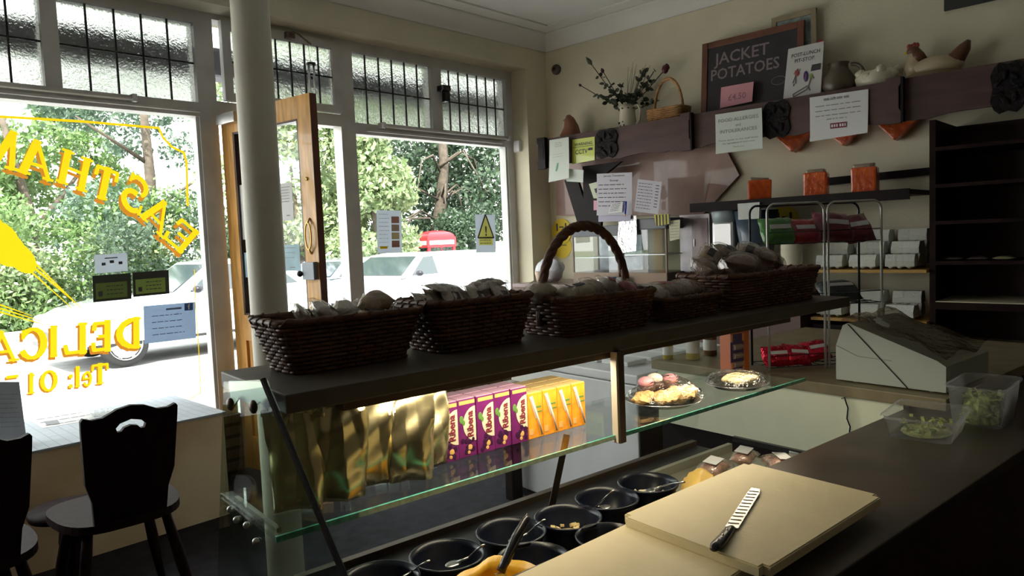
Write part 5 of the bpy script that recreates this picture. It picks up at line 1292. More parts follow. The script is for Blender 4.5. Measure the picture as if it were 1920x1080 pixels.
MB(True).lathe([(0, .36), (.14, .36), (.145, .375), (.14, .39), (0, .39)], 32).build('seat', M_CHAIR, t)
# ---- things on the ledge
def led(px, py): return Q(px, py, 'Z', LZ)
def flat_sheet(name, px4, m, label, cat, z=LZ+.001, seed=0, ln=0):
    P = [Q(x, y, 'Z', z) for x, y in px4]
    o, fr = sheet(name, P[0], P[1], P[3], m, label, cat, thick=.0008, BR=P[2])
    if ln: prints(o, fr, lines(ln, .2, .85, .08, .95, .03, seed), M_GREYINK)
    return o
flat_sheet('menu_sheet', [(52, 786), (165, 768), (180, 786), (80, 803)], M_PAPER, 'white menu sheet lying flat on the ledge left of the chair', 'menu', ln=3)
flat_sheet('leaflet', [(83, 790), (108, 787), (112, 794), (88, 797)], mat('grey_print', (.20, .22, .25), .6), 'small grey leaflet on top of the flat menu sheet', 'leaflet', z=LZ+.0035)
v = led(188, 778); t = thing('ashtray', 'small clear glass dish on the ledge behind the chair', 'dish', v)
MB(True).lathe([(0, .003), (.035, .003), (.05, .022), (.053, .022), (.04, 0), (0, 0)], 20).build('bowl', M_TUB, t)
a = Q(-14, 716, 'Y', 3.95); b = Q(36, 716, 'Y', 3.95); cz = LZ+.002
o, fr = sheet('menu_card', (a.x, 3.95, a.z), (b.x, 3.95, b.z), (a.x+.0, 3.90, cz), mat('card_grey', (.42, .45, .50), .6, var=.1), 'grey printed card standing on the ledge at the left edge of the picture', 'card', thick=.004)
prints(o, fr, lines(8, .2, .7, .1, .9, .012, 4), M_GREYINK)

# ---- papers on the window glass
def on_glass(name, x0, y0, x1, y1, m, label, cat, y=4.470, dy=0):
    A = Q(x0, y0, 'Y', y); B = Q(x1, y0+dy, 'Y', y); C_ = Q(x0+2, y1, 'Y', y)
    return sheet(name, A, B, C_, m, label, cat, thick=.0012)
o, fr = on_glass('menu_poster', 706, 394, 752, 475, M_PAPERW, 'white menu poster with a strip of small photographs on the right window', 'poster', dy=1)
prints(o, fr, lines(9, .10, .85, .08, .5, .012, 3), M_GREYINK)
for k in range(4):
    TL, xd, ud, wd, ht, n = fr; q = MB(); a = TL+xd*wd*.58-ud*ht*(.14+.19*k)+n*.0015; q.add([a, a+xd*wd*.32, a+xd*wd*.32-ud*ht*.16, a-ud*ht*.16], [(3, 2, 1, 0)])
    q.build('printed_photo', paintmat('food_print_%s' % 'abcd'[k], [(.42, .20, .14), (.45, .30, .2), (.55, .42, .2), (.34, .16, .12)][k]), o)
q = MB(); TL, xd, ud, wd, ht, n = fr; a = TL+xd*wd*.1-ud*ht*.9+n*.0015; q.add([a, a+xd*wd*.3, a+xd*wd*.3+ud*ht*.06, a+ud*ht*.06], [(0, 1, 2, 3)]); q.build('printed_strip', M_YEL, o)
o, fr = on_glass('warning_poster', 891, 402, 928, 474, M_PAPERW, 'white poster with a yellow warning triangle on the right window', 'poster', dy=1)
TL, xd, ud, wd, ht, n = fr; ctr = TL+xd*wd*.5-ud*ht*.35+n*.0015
def tri(s_, z): return [ctr+ud*s_*.62+n*z, ctr-xd*s_*.5-ud*s_*.45+n*z, ctr+xd*s_*.5-ud*s_*.45+n*z]
T_ = tri(wd*.80, 0); q = MB()
for k in range(3): q.tube([T_[k], T_[(k+1) % 3]], .006, 5)
q.build('triangle_border', M_INK, o); M_PY = paintmat('print_yellow', (1.0, .92, .25)); MB().add(tri(wd*.80, .0), [(0, 1, 2)]).build('triangle', M_PY, o)
MB().text('!', ctr-ud*wd*.28+n*.002, xd, ud, wd*.5, 'C', .02, lift=.001).build('exclamation_mark', M_INK, o)
a = TL+xd*wd*.15-ud*ht*.80+n*.0015; MB().add([a, a+xd*wd*.7, a+xd*wd*.7+ud*ht*.22, a+ud*ht*.22], [(0, 1, 2, 3)]).build('yellow_panel', M_PY, o)
prints(o, fr, lines(3, .60, .76, .2, .8, .014, 3), M_INK, lift=.003)
o, fr = on_glass('rating_sticker', 177, 478, 238, 513, M_PAPERW, 'white sticker with tiny symbols above the two dark cards', 'sticker', dy=-4)
prints(o, fr, [('-', .2, .32, .6, .15), ('-', .45, .58, .5, .15), ('-', .72, .84, .6, .15), ('-', .3, .7, .25, .06)], M_INK)
for (x0, x1, y0, y1, lab) in ((173, 245, 517, 567, 'dark framed green card on the lettered window, left of the pair'), (248, 316, 511, 557, 'dark framed green card on the lettered window, right of the pair')):
    o, fr = on_glass('licence_card', x0, y0, x1, y1, mat('card_dark', (.04, .045, .03), .5), lab, 'card', dy=-5)
    TL, xd, ud, wd, ht, n = fr; a = TL+xd*wd*.07-ud*ht*.9+n*.0015
    MB().add([a, a+xd*wd*.82, a+xd*wd*.82+ud*ht*.6, a+ud*ht*.6], [(0, 1, 2, 3)]).build('green_panel', mat('card_green', (.16, .24, .05), .5) if x0 < 200 else mat('card_green_light', (.30, .45, .10), .5), o)
    prints(o, fr, lines(3, .45, .75, .35, .85, .03, 2)+[('-', .14, .24, .80, .18)], M_INK, lift=.0028)
o, fr = on_glass('social_poster', 269, 574, 366, 645, paintmat('pale_blue_paper', (.52, .62, .74)), 'pale blue poster with a small blue square, low on the lettered window', 'poster', dy=-8)
TL, xd, ud, wd, ht, n = fr; a = TL+xd*wd*.78-ud*ht*.22+n*.0015; MB().add([a, a+xd*wd*.17, a+xd*wd*.17+ud*ht*.2, a+ud*ht*.2], [(0, 1, 2, 3)]).build('blue_square', mat('logo_blue', (.04, .13, .42), .5), o)
MB().text('f', a+xd*wd*.09+ud*ht*.03, (1, 0, 0), (0, 0, 1), ht*.2, 'C', .02, lift=.001).build('blue_square_letter', M_PAPER, o)
prints(o, fr, [('-', .42, .72, .16, .05)]+lines(4, .3, .8, .15, .8, .02, 6), mat('blue_ink', (.18, .26, .45), .7))
# wind chime on the fanlight, sensor box
wc0 = Q(583, 118, 'Y', 4.385); t = thing('wind_chime', 'small wind chime hanging from the leaded fanlight', 'wind chime', wc0)
MB(True).lathe([(0, 0), (.032, 0), (.032, -.012), (0, -.012)], 20).build('disc', M_BLACK, t)
MB().tube([(0, 0, 0), (0, .03, 2.80-wc0.z)], .0015, 5).build('cord', M_DSTEEL, t)
for k in range(4): a = 2*pi*k/4+.4; MB(True).tube([(cos(a)*.024, sin(a)*.024, -.012), (cos(a)*.024, sin(a)*.024, -.15-.02*k)], .004, 8).build('chime_tube', M_STEEL, t)
MB(True).ball((0, 0, -.10), (.008, .008, .012), 8, 6).build('clapper', M_BLACK, t)

# ================================================================ THE SHELF WALL
XF = 4.62                                            # face of the long fascia
def XQ(px, py, X): return Q(px, py, 'X', X)
fa = thing('high_shelf', 'long dark wooden shelf high on the right wall with a wavy-edged fascia', 'shelf', (4.78, 1.6, 2.0))
FO = Vector((4.78, 1.6, 2.0))
def fx(mb, x0, y0, z0, x1, y1, z1, **k): return mb.box(x0-FO.x, y0-FO.y, z0-FO.z, x1-FO.x, y1-FO.y, z1-FO.z, **k)
fx(MB(), XF+.02, -1.2, 2.165, 4.93, 4.06, 2.185).build('board', M_FASCIA, fa)
for (ya, yb) in ((4.05, 2.70), (2.66, 1.34), (1.30, -1.2)):
    n = 30; top = []; bot = []
    for i in range(n+1):
        y = ya+(yb-ya)*i/n; top.append((XF-FO.x, y-FO.y, 2.228-FO.z)); u = i/n
        bot.append((XF-FO.x, y-FO.y, 1.985+.018*abs(sin(u*pi*3.5))*(1 if .08 < u < .92 else 0)-FO.z))
    MB().prism(top+bot[::-1], (.02, 0, 0)).build('fascia', M_FASCIA, fa)
for y in (4.06, 2.68, 1.32):
    mb = MB()
    mb.prism([(XF-.035-FO.x, y+dy-FO.y, z-FO.z) for dy, z in ((-.04, 2.24), (.04, 2.24), (.04, 2.20), (.028, 2.18), (.028, 2.06), (.04, 2.04), (.04, 1.975), (-.04, 1.975), (-.04, 2.04), (-.028, 2.06), (-.028, 2.18), (-.04, 2.20))], (.034, 0, 0))
    mb.build('fascia_bracket', M_FASCIA if y < 4 else M_BLACKW, fa)
    fx(MB(), XF-.045, y-.055, 1.98, XF-.036+.03, y-.042, 2.235).build('bracket_edge', M_BLACKW, fa)
M_CARVE = mat('carved_black', (.010, .008, .009), .6, spec=.15, bump=1.0, bscale=45)
for (x0, x1, yt, yb) in ((1116, 1158, 250, 297), (1430, 1482, 203, 260), (1857, 1925, 132, 212)):
    A = XQ(x0, yt, XF-.004); B = XQ(x1, yt-8, XF-.004); zb = XQ((x0+x1)/2, yb, XF).z; mb = MB()
    ya, yb_ = A.y, B.y; P = []
    for k in range(16): a = 2*pi*k/16; P.append((XF-.012-FO.x, (ya+yb_)/2+(abs(ya-yb_)/2)*(1.0 if k % 2 else .86)*(max(-1, min(1, 1.3*cos(a))))-FO.y, (2.225+zb)/2+(2.225-zb)/2*max(-1, min(1, 1.3*sin(a)))*(1 if k % 2 else .9)-FO.z))
    mb.prism(P, (.010, 0, 0))
    for k in range(7): mb.ball((XF-.014-FO.x, (ya+yb_)/2+(yb_-ya)*.3*cos(k*.9)-FO.y, (2.225+zb)/2+.07*sin(k*.9)-FO.z), (.010, .03, .014), 10, 6, M=Matrix.Rotation(k*.8, 4, 'X'))
    mb.build('carved_panel', M_CARVE, fa)
for y in (3.66, 3.52):                                # diagonal supports
    pass
P = [XQ(x, y, 4.72) for x, y in ((1058, 338), (1082, 335), (1112, 432), (1088, 436))]
MB().prism([p-FO for p in P], (.03, 0, 0)).build('diagonal_brace', M_BLACKW, fa)
P = [XQ(x, y, 4.70) for x, y in ((1092, 312), (1165, 302), (1130, 330), (1126, 432), (1096, 436))]
MB().prism([p-FO for p in P], (.03, 0, 0)).build('upright_brace', M_BLACKW, fa)
def wall_sheet(name, px4, X, m, label, cat, thick=.0015, curl=0, group=None):
    P = [XQ(x, y, X) for x, y in px4]
    return sheet(name, P[0], P[1], P[3], m, label, cat, thick, group, curl, BR=P[2])
o, fr = wall_sheet('splash_board', [(1043, 296), (1347, 262), (1317, 404), (1043, 404)], 4.90, mat('pink_brown_board', (.34, .20, .16), .45, var=.3, vscale=3, coat=.3), 'pinkish-brown board on the wall under the high shelf', 'board', .02)
o, fr = wall_sheet('splash_board', [(1347, 262), (1352, 262), (1386, 328), (1318, 402)], 4.895, MATS['pink_brown_board'], 'angled pinkish-brown end piece beside the orange packets', 'board', .015)

# notices
o, fr = wall_sheet('notice', [(1030, 263), (1066, 257), (1069, 334), (1031, 342)], XF-.05, M_PAPER2, 'pale sheet with a small green pen mark at the left end of the high shelf', 'notice', curl=.02)
prints(o, fr, lines(3, .10, .18, .3, .7, .012, 2)+lines(2, .36, .42, .2, .8, .006, 3), M_GREYINK)
MB().text('/', fr[0]+fr[1]*fr[3]*.35-fr[2]*fr[4]*.75, fr[1], fr[2], .09, 'L', .02, lift=.012).build('green_mark', mat('green_pen', (.03, .35, .26), .5), o)
o, fr = wall_sheet('notice', [(1062, 316), (1094, 319), (1093, 342), (1062, 340)], XF-.03, M_PAPER2, 'corner of a second pale sheet showing behind the first', 'notice')
o, fr = wall_sheet('cctv_sign', [(1073, 262), (1115, 256), (1115, 300), (1073, 308)], XF-.008, mat('cctv_yellow', (.55, .62, .08), .35, coat=.5), 'yellow-green WARNING CCTV sticker on the fascia', 'sign')
prints(o, fr, [('WARNING', .5, .28, .17, .8), ('CCTV', .42, .62, .26, .55), ('-', .72, .92, .52, .10), ('-', .05, .95, .34, .02)], M_INK)
o, fr = wall_sheet('allergy_notice', [(1341, 215), (1428, 202), (1431, 278), (1343, 289)], XF-.045, M_PAPER2, 'FOOD ALLERGIES and INTOLERANCES notice pinned to the shelf fascia', 'notice', curl=.01)
prints(o, fr, [('FOOD ALLERGIES', .5, .22, .12, .86), ('and', .5, .36, .10), ('INTOLERANCES', .5, .50, .12, .80), ('Please speak to our staff about', .5, .70, .05, .86), ('the ingredients in your meal', .5, .78, .05, .7), ('Thank you', .5, .88, .05, .25)], M_GREYINK)
o, fr = wall_sheet('menu_notice', [(1518, 183), (1628, 167), (1628, 249), (1520, 266)], XF-.012, M_PAPER, 'white laminated notice with a dark red strip near its foot', 'notice', curl=.015)
prints(o, fr, lines(1, .12, .12, .25, .75, .05, 5)+lines(3, .24, .46, .1, .9, .018, 8)+lines(1, .55, .55, .3, .7, .018, 2), M_GREYINK, lift=.003)
q = MB(); TL, xd, ud, wd, ht, n = fr; a = TL+xd*wd*.36-ud*ht*.76+n*.009; q.add([a, a+xd*wd*.28, a+xd*wd*.28+ud*ht*.12, a+ud*ht*.12], [(0, 1, 2, 3)]); q.build('red_strip', M_MAROON, o)
q = MB()
for k, (u0, u1) in enumerate(((.02, .05), (.065, .09), (.105, .13), (.16, .19), (.205, .23), (.245, .265))): b = a+xd*wd*u0+ud*ht*.03+n*.001; q.add([b, b+xd*wd*(u1-u0), b+xd*wd*(u1-u0)+ud*ht*.06, b+ud*ht*.06], [(0, 1, 2, 3)])
q.build('strip_marks', M_PAPER, o)
XP = 4.40
o, fr = wall_sheet('price_list', [(1119, 326), (1185, 323), (1186, 402), (1120, 404)], XP, mat('paper_grey', (.55, .54, .60), .7), 'large handwritten price list under the high shelf', 'price list', curl=.01)
prints(o, fr, [('Jersey Tomatoes', .5, .08, .06, .6), ('Soup', .5, .19, .06, .25)]+lines(6, .28, .78, .05, .85, .018, 5), M_INK)
o, fr = wall_sheet('price_list', [(1122, 398), (1183, 396), (1182, 414), (1122, 416)], XP+.01, mat('paper_lilac', (.48, .45, .58), .7), 'lilac strip of paper under the large price list', 'paper')
o, fr = wall_sheet('card', [(1146, 382), (1168, 378), (1166, 398), (1140, 400)], XP-.02, M_PAPER, 'small white printed card in front of the large price list', 'card')
prints(o, fr, lines(5, .15, .85, .1, .9, .06, 9), M_INK)
o, fr = wall_sheet('leaflet', [(1104, 345), (1119, 341), (1120, 372), (1113, 372)], XP+.02, mat('leaflet_green', (.60, .66, .50), .7), 'pale green leaflet with a black drawing left of the price list', 'leaflet')
prints(o, fr, [('-', .45, .9, .7, .3), ('-', .5, .8, .9, .12)], M_INK)
o, fr = wall_sheet('leaflet', [(1113, 376), (1121, 376), (1121, 394), (1113, 394)], XP+.02, mat('leaflet_pink', (.66, .36, .44), .7), 'little pink label left of the price list', 'label')
o, fr = wall_sheet('price_list', [(1196, 336), (1241, 341), (1235, 402), (1190, 396)], XP, MATS['paper_grey'], 'tilted price list with two columns, right of the large one', 'price list', curl=.01)
prints(o, fr, lines(9, .12, .88, .06, .70, .018, 12)+[('-', .78, .92, .14+.093*k, .022) for k in range(8)], M_INK)
pn = XQ(1172, 388, XP-.03); t = thing('pen', 'blue pen clipped to the large price list', 'pen', pn); MB(True).tube([(0, 0, -.05), (0, -.01, .04)], .007, 8).build('barrel', mat('pen_blue', (.03, .05, .5), .3), t); MB(True).tube([(0, 0, -.07), (0, 0, -.05)], [.002, .006], 8).build('tip', M_BRASS, t)

# ---- things standing on the high shelf
ZS = 2.1855
def base_at(px, X=4.78): p = XQ(px, 200, X); return Vector((X, p.y, ZS))
def W_(px0, px1, X): return abs(XQ(px0, 200, X).y-XQ(px1, 200, X).y)
# chalkboard leaning on the wall
cb4 = [XQ(1311, 82, 4.80), XQ(1503, 32, 4.80)]; y0, y1 = cb4[0].y, cb4[1].y; zt = (cb4[0].z+cb4[1].z)/2
t = thing('chalkboard', 'wood-framed chalkboard reading JACKET POTATOES', 'chalkboard', (4.80, (y0+y1)/2, ZS)); t.rotation_euler = (0, radians(5), 0)
w2 = (y0-y1)/2; hh = zt-ZS
MB().box(0, -w2+.03, .03, .008, w2-.03, hh-.03).build('slate', mat('slate', (.025, .02, .022), .6, var=.3), t)
mb = MB(); fw = .045; mb.box(-.008, -w2, 0, .014, -w2+fw, hh, bev=.004); mb.box(-.008, w2-fw, 0, .014, w2, hh, bev=.004); mb.box(-.007, -w2+fw, hh-fw, .013, w2-fw, hh, bev=.004); mb.box(-.007, -w2+fw, 0, .013, w2-fw, fw, bev=.004)
mb.build('frame', mat('frame_wood', (.16, .055, .03), .4, var=.3), t)
CH_ = mat('chalk', (.26, .22, .23), .9)
MB().text('JACKET', (-.002, w2*.74, hh*.70), (0, -1, 0), (0, 0, 1), .115, 'L', .012, width=w2*1.1).build('chalk_word', CH_, t); MB().text('POTATOES', (-.002, w2*.80, hh*.51), (0, -1, 0), (0, 0, 1), .11, 'L', .012, width=w2*1.36).build('chalk_word', CH_, t)
MB().tube([(-.002, -w2*.55+.05*cos(a), hh*.36+.028*sin(a)) for a in [2*pi*i/18 for i in range(18)]], .002, 4, closed=True).build('chalk_ring', CH_, t)
o, fr = wall_sheet('price_card', [(1352, 164), (1413, 153), (1410, 190), (1350, 203)], 4.765, mat('pink_card', (.72, .34, .40), .7), 'pink card reading £4.50 on the chalkboard', 'card')
prints(o, fr, [('£4.50', .52, .70, .42)], mat('pink_ink', (.35, .18, .22), .7))
o, fr = wall_sheet('pit_stop_sign', [(1478, 92), (1545, 77), (1538, 182), (1468, 190)], 4.70, mat('sign_white', (.62, .62, .60), .6), 'white POST-LUNCH PIT-STOP sign with small cartoon drawings', 'sign', .003)
prints(o, fr, [('POST-LUNCH', .52, .19, .10, .8), ('PIT-STOP.', .52, .30, .10, .58)], M_INK)
TL, xd, ud, wd, ht, n = fr
def dash(u0, v0, u1, v1, r, m_, nm): 
    q = MB(); q.tube([TL+xd*wd*u0-ud*ht*v0+n*.003, TL+xd*wd*u1-ud*ht*v1+n*.003], r, 5); return q.build(nm, m_, o)
q = MB(); a = TL+xd*wd*.72-ud*ht*.52+n*.003; q.add([a, a+xd*wd*.27, a+xd*wd*.27+ud*ht*.12, a+xd*wd*.02+ud*ht*.12], [(0, 1, 2, 3)]); q.build('price_flash', M_INK, o)
q = MB()
for (u0, v0, u1, v1) in ((.34, .42, .30, .55), (.30, .55, .33, .70), (.30, .55, .24, .68), (.34, .50, .42, .44), (.33, .52, .24, .50), (.28, .70, .27, .74), (.60, .55, .58, .68), (.75, .62, .70, .80), (.75, .62, .84, .66), (.70, .80, .64, .86), (.70, .80, .76, .88), (.28, .90, .68, .78), (.30, .95, .70, .84), (.28, .90, .30, .95)):
    q.tube([TL+xd*wd*u0-ud*ht*v0+n*.003, TL+xd*wd*u1-ud*ht*v1+n*.003], .0035, 5)
q.build('printed_figures', M_GREYINK, o)
q = MB(); q.ball(TL+xd*wd*.33-ud*ht*.50+n*.003, (.003, .016, .022), 10, 6); q.build('printed_red_shirt', mat('print_red', (.45, .06, .07), .6), o)
q = MB(); q.ball(TL+xd*wd*.60-ud*ht*.60+n*.003, (.003, .016, .035), 10, 6); q.build('printed_purple_figure', mat('print_purple', (.08, .03, .16), .6), o)
q = MB(); q.ball(TL+xd*wd*.75-ud*ht*.62+n*.003, (.003, .014, .018), 10, 6); q.build('printed_green_shirt', mat('print_green', (.25, .35, .10), .6), o)
# framed picture behind the chalkboard
p0_ = XQ(1447, 28, 4.88); p1_ = XQ(1531, 11, 4.88)
t = thing('picture_frame', 'pale wood picture frame standing behind the chalkboard', 'picture', (4.88, (p0_.y+p1_.y)/2, ZS)); w2 = (p0_.y-p1_.y)/2; hh = p1_.z-ZS-.01
mb = MB(); mb.box(-.01, -w2, 0, .012, -w2+.035, hh, bev=.003); mb.box(-.01, w2-.035, 0, .012, w2, hh, bev=.003); mb.box(-.009, -w2, hh-.035, .011, w2, hh, bev=.003); mb.box(-.009, -w2, 0, .011, w2, .035, bev=.003)
mb.build('frame', mat('pale_frame_wood', (.34, .28, .17), .5, var=.2), t); MB().box(0, -w2+.03, .03, .006, w2-.03, hh-.03).build('picture', mat('picture_print', (.28, .36, .36), .5, var=.5, vscale=25), t)
# red-combed cockerel figure behind the sign
def lathe_thing(name, label, cat, loc, parts):
    t = thing(name, label, cat, loc)
    for nm, prof, m_ in parts: MB(True).lathe(prof, 28).build(nm, m_, t)
    return t
b_ = base_at(1530, 4.84); t = thing('cockerel_figure', 'cockerel ornament with only its red comb showing above the pit-stop sign', 'ornament', b_)
MB(True).ball((0, 0, .10), (.06, .09, .10), 16, 10).build('body', M_CERAM, t); MB(True).tube([(0, .02, .15), (0, .0, .25), (0, -.01, .33)], [.05, .035, .03], 12).build('neck', M_CERAM, t)
mb = MB(True); mb.ball((0, -.005, .37), (.012, .035, .025), 12, 8); mb.ball((0, -.035, .39), (.012, .022, .028), 12, 8); mb.build('comb', M_RED, t)
# brown glazed jug with big handle
b_ = base_at(1573); M_GLZ = mat('brown_glaze', (.13, .10, .065), .3, var=.2)
t = thing('glazed_jug', 'brown glazed jug with a large ring handle right of the sign', 'jug', b_)
MB(True).lathe([(0, 0), (.05, 0), (.075, .03), (.10, .09), (.095, .14), (.06, .19), (.055, .22), (.065, .235), (.055, .235), (.048, .21), (0, .19)], 30).build('body', M_GLZ, t)
MB(True).tube([(0, -.08-.06*sin(a)*1.2, .13+.085*cos(a)) for a in [pi*i/14*1.1-.05 for i in range(15)]], .012, 8).build('handle', M_GLZ, t)
# cabbage-leaf dish
b_ = base_at(1648)+Vector((0, 0, .012)); t = thing('cabbage_dish', 'white leafy ceramic dish between the brown jug and the hen', 'dish', b_)
mb = MB(True); mb.lathe([(0, 0), (.07, 0), (.11, .04), (.125, .09), (.10, .125), (.05, .14), (0, .142)], 40); mb.rough(.018, 22, 3).build('dish', M_CERAM, t)
for k in range(9):
    a = 2*pi*k/9; MB(True).ball((.085*cos(a), .105*sin(a), .09+.03*(k % 2)), (.035, .03, .03), 12, 8).rough(.010, 40, k).build('leaf', M_CERAM, t)
# hen tureen
b_ = base_at(1752); t = thing('hen_tureen', 'ceramic hen with a brown head sitting on the high shelf', 'ornament', b_)
HB = mat('hen_brown', (.13, .05, .025), .35); HC = mat('hen_cream', (.55, .46, .30), .3, var=.15)
MB(True).lathe([(0, 0), (.10, 0), (.135, .05), (.14, .07), (.13, .075), (0, .07)], 36, sxy=(.75, 1)).build('nest', mat('nest_brown', (.22, .17, .08), .5), t)
MB(True).ball((0, -.01, .105), (.075, .135, .065), 24, 14).build('body', HC, t)
MB(True).tube([(0, .085, .08), (0, .10, .13), (0, .105, .175), (0, .105, .205)], [.055, .05, .035, .028], 16).build('neck', HC, t)
MB(True).tube([(0, .062, .145), (0, .085, .19), (0, .10, .225)], [.035, .036, .026], 14).build('neck_feathers', HB, t)
hd = MB(True).ball((0, .108, .222), (.026, .032, .028), 16, 10).build('head', HB, t)
mb = MB(True); [mb.ball((0, .085+.014*k, .252+.004*sin(k*2)), (.008, .012, .016), 10, 6) for k in range(4)]; mb.build('comb', mat('comb_dark_red', (.22, .02, .015), .4), t)
MB(True).tube([(0, .135, .222), (0, .155, .215)], [.010, .001], 8).build('beak', M_YSIGN, t); MB(True).ball((0, .125, .192), (.007, .010, .018), 8, 6).build('wattle', MATS['comb_dark_red'], t)
MB(True).tube([(0, -.06, .10), (0, -.11, .14), (0, -.145, .19), (0, -.165, .225)], [.05, .045, .032, .010], 14, flat=1).build('tail', HB, t)
t.scale = (1.05, 1.05, 1.0)
# terracotta hen at the left end
b_ = base_at(1068); t = thing('terracotta_bird', 'plain terracotta bird at the far left end of the high shelf', 'ornament', b_)
MB(True).tube([(0, 0, 0), (0, 0, .07), (0, -.01, .14), (0, .008, .20), (0, .018, .235)], [.095, .088, .062, .042, .018], 20).build('body', M_TERRA, t)
MB(True).tube([(0, .03, .205), (0, .075, .20)], [.016, .003], 8).build('beak', M_TERRA, t)
# flower jug
b_ = base_at(1176); t = thing('flower_jug', 'cream painted jug holding a dark bunch of dried roses', 'jug', b_)
MB(True).lathe([(0, 0), (.055, 0), (.068, .03), (.072, .08), (.062, .15), (.060, .19), (.075, .225), (.068, .222), (.052, .185), (0, .10)], 32).build('body', M_CERAM, t)
MB(True).tube([(0, -.058, .21), (0, -.10, .215), (0, -.125, .17), (0, -.11, .10), (0, -.065, .05)], .010, 8).build('handle', M_CERAM, t)
mb = MB(True)
for k in range(9): a = 2*pi*k/9; mb.ball((-.069*cos(a), .069*sin(a), .195), (.008, .008, .006), 8, 6)
for (y, z) in ((.02, .06), (.0, .09), (.035, .085), (.01, .05), (.03, .04), (-.01, .065)): mb.ball((-.066, y, z), (.006, .010, .010), 8, 6)
mb.build('painted_flowers', M_INK, t)
fl = thing('dried_roses', 'bunch of dark dried roses and grasses spreading out of the cream jug', 'flowers', (b_.x, b_.y, b_.z+.11))
M_DLEAF = mat('dried_leaf', (.035, .045, .022), .7, var=.3); M_ROSE = mat('dried_rose', (.10, .012, .02), .6); M_DSTEM = mat('dried_stem', (.045, .04, .02), .7)
def fpt(px, py, X=None): p = XQ(px, py, X or b_.x); return p-fl.location
r7 = random.Random(5)
stems = [((1107, 118), 'bud'), ((1130, 133), 'rose'), ((1088, 160), 'small'), ((1208, 128), 'leafy'), ((1226, 134), 'leafy'), ((1247, 130), 'bigrose'), ((1162, 156), 'leafy'), ((1236, 188), 'leafy'), ((1122, 178), 'leafy'), ((1150, 170), 'leafy'), ((1205, 160), 'leafy')]
def leafm(c, d, L, wd_, n_=6):
    d = Vector(d).normalized(); s_ = d.cross(Vector((1, .2, .1))).normalized(); up = s_.cross(d)
    P = []; 
    for k in range(n_+1): u = k/n_; wv = wd_*sin(pi*min(1, u*1.02))**.8; P += [c+d*L*u-s_*wv+up*.2*wv, c+d*L*u+s_*wv+up*.2*wv]
    return P, [(2*k, 2*k+1, 2*k+3, 2*k+2) for k in range(n_)]
base = Vector((0, 0, .08))
for i, ((px, py), kind) in enumerate(stems):
    e = fpt(px, py, b_.x+r7.uniform(-.05, .05)); mid_ = base.lerp(e, .5)+Vector((0, 0, -.012))
    MB(True).tube([base, mid_, e], .0034, 6).build('stem', M_DSTEM, fl)
    d = (e-mid_).normalized()
    if kind == 'bud': MB(True).tube([e-d*.02, e+d*.01, e+d*.035, e+d*.075], [.006, .020, .016, .001], 12).build('bud', mat('green_bud', (.09, .10, .05), .6), fl)
    elif kind in ('rose', 'bigrose', 'small'):
        R_ = {'rose': .014, 'bigrose': .026, 'small': .010}[kind]
        mb = MB(True); mb.ball(e, (R_, R_, R_*1.25), 12, 8); mb.ball(e+d*R_*.8, (R_*.8, R_*.8, R_), 12, 8); mb.rough(.004, 60, i).build('rose', M_ROSE if kind != 'small' else M_DLEAF, fl)
    q = MB()
    for k in range(9 if kind == 'leafy' else 4):
        c = base.lerp(e, r7.uniform(.45, 1.0 if kind == 'leafy' else .75)) + Vector((r7.uniform(-.03, .03), r7.uniform(-.02, .02), r7.uniform(-.015, .02)))
        vs, fs = leafm(c, (r7.uniform(-1, 1), r7.uniform(-1, 1)+(e.y)*3, r7.uniform(-.5, 1)), r7.uniform(.035, .06), r7.uniform(.010, .018)); q.add(vs, fs)
    q.build('leaves', M_DLEAF, fl)
q = MB()
for k in range(46):
    a = r7.uniform(0, 6.28); c = base+Vector((.06*cos(a), r7.uniform(-.13, .10), r7.uniform(.02, .10)+.0)); vs, fs = leafm(c, (cos(a), r7.uniform(-1, 1), r7.uniform(-.4, .9)), r7.uniform(.04, .07), r7.uniform(.014, .022)); q.add(vs, fs)
q.build('leaves', M_DLEAF, fl)
q = MB(True)
for k in range(9): x = 1175+k*5; e = fpt(x+r7.uniform(-8, 8), 112+r7.uniform(0, 30), b_.x+.02); q.tube([base, base.lerp(e, .6)+Vector((0, r7.uniform(-.02, .02), 0)), e], [.002, .002, .001], 5)
q.build('grasses', mat('dried_grass', (.20, .17, .10), .8), fl)
# small light wicker basket with arched handle
y0 = XQ(1224, 205, 4.76).y; y1 = XQ(1284, 205, 4.76).y
t = thing('trug_basket', 'small light wicker basket with a tall thin handle on the high shelf', 'basket', (4.76, (y0+y1)/2, ZS), pi/2)
basket('trug_basket', '', 0, y0-y1, 0, .14, .135, (.015, .01), rows=11, m=M_WICKL, hoop=((y0-y1)/2*.92, .36), root=t, stakes=14, r_=.0075)
# sensor and cobweb corner bits
s0 = XQ(1045, 131, 4.93); t = thing('alarm_sensor', 'small round dark sensor on the wall near the ceiling corner', 'sensor', s0)
M90 = Matrix.Rotation(-pi/2, 4, 'Y'); q = MB(True); q.lathe([(0, .0), (.042, 0), (.045, .02), (.036, .04), (0, .045)], 24); q.v = [M90 @ v for v in q.v]; q.build('housing', mat('sensor_grey', (.10, .08, .07), .5), t)
MB(True).ball((-.045, 0, .0), (.010, .018, .018), 12, 8).build('lens', M_BLACK, t)
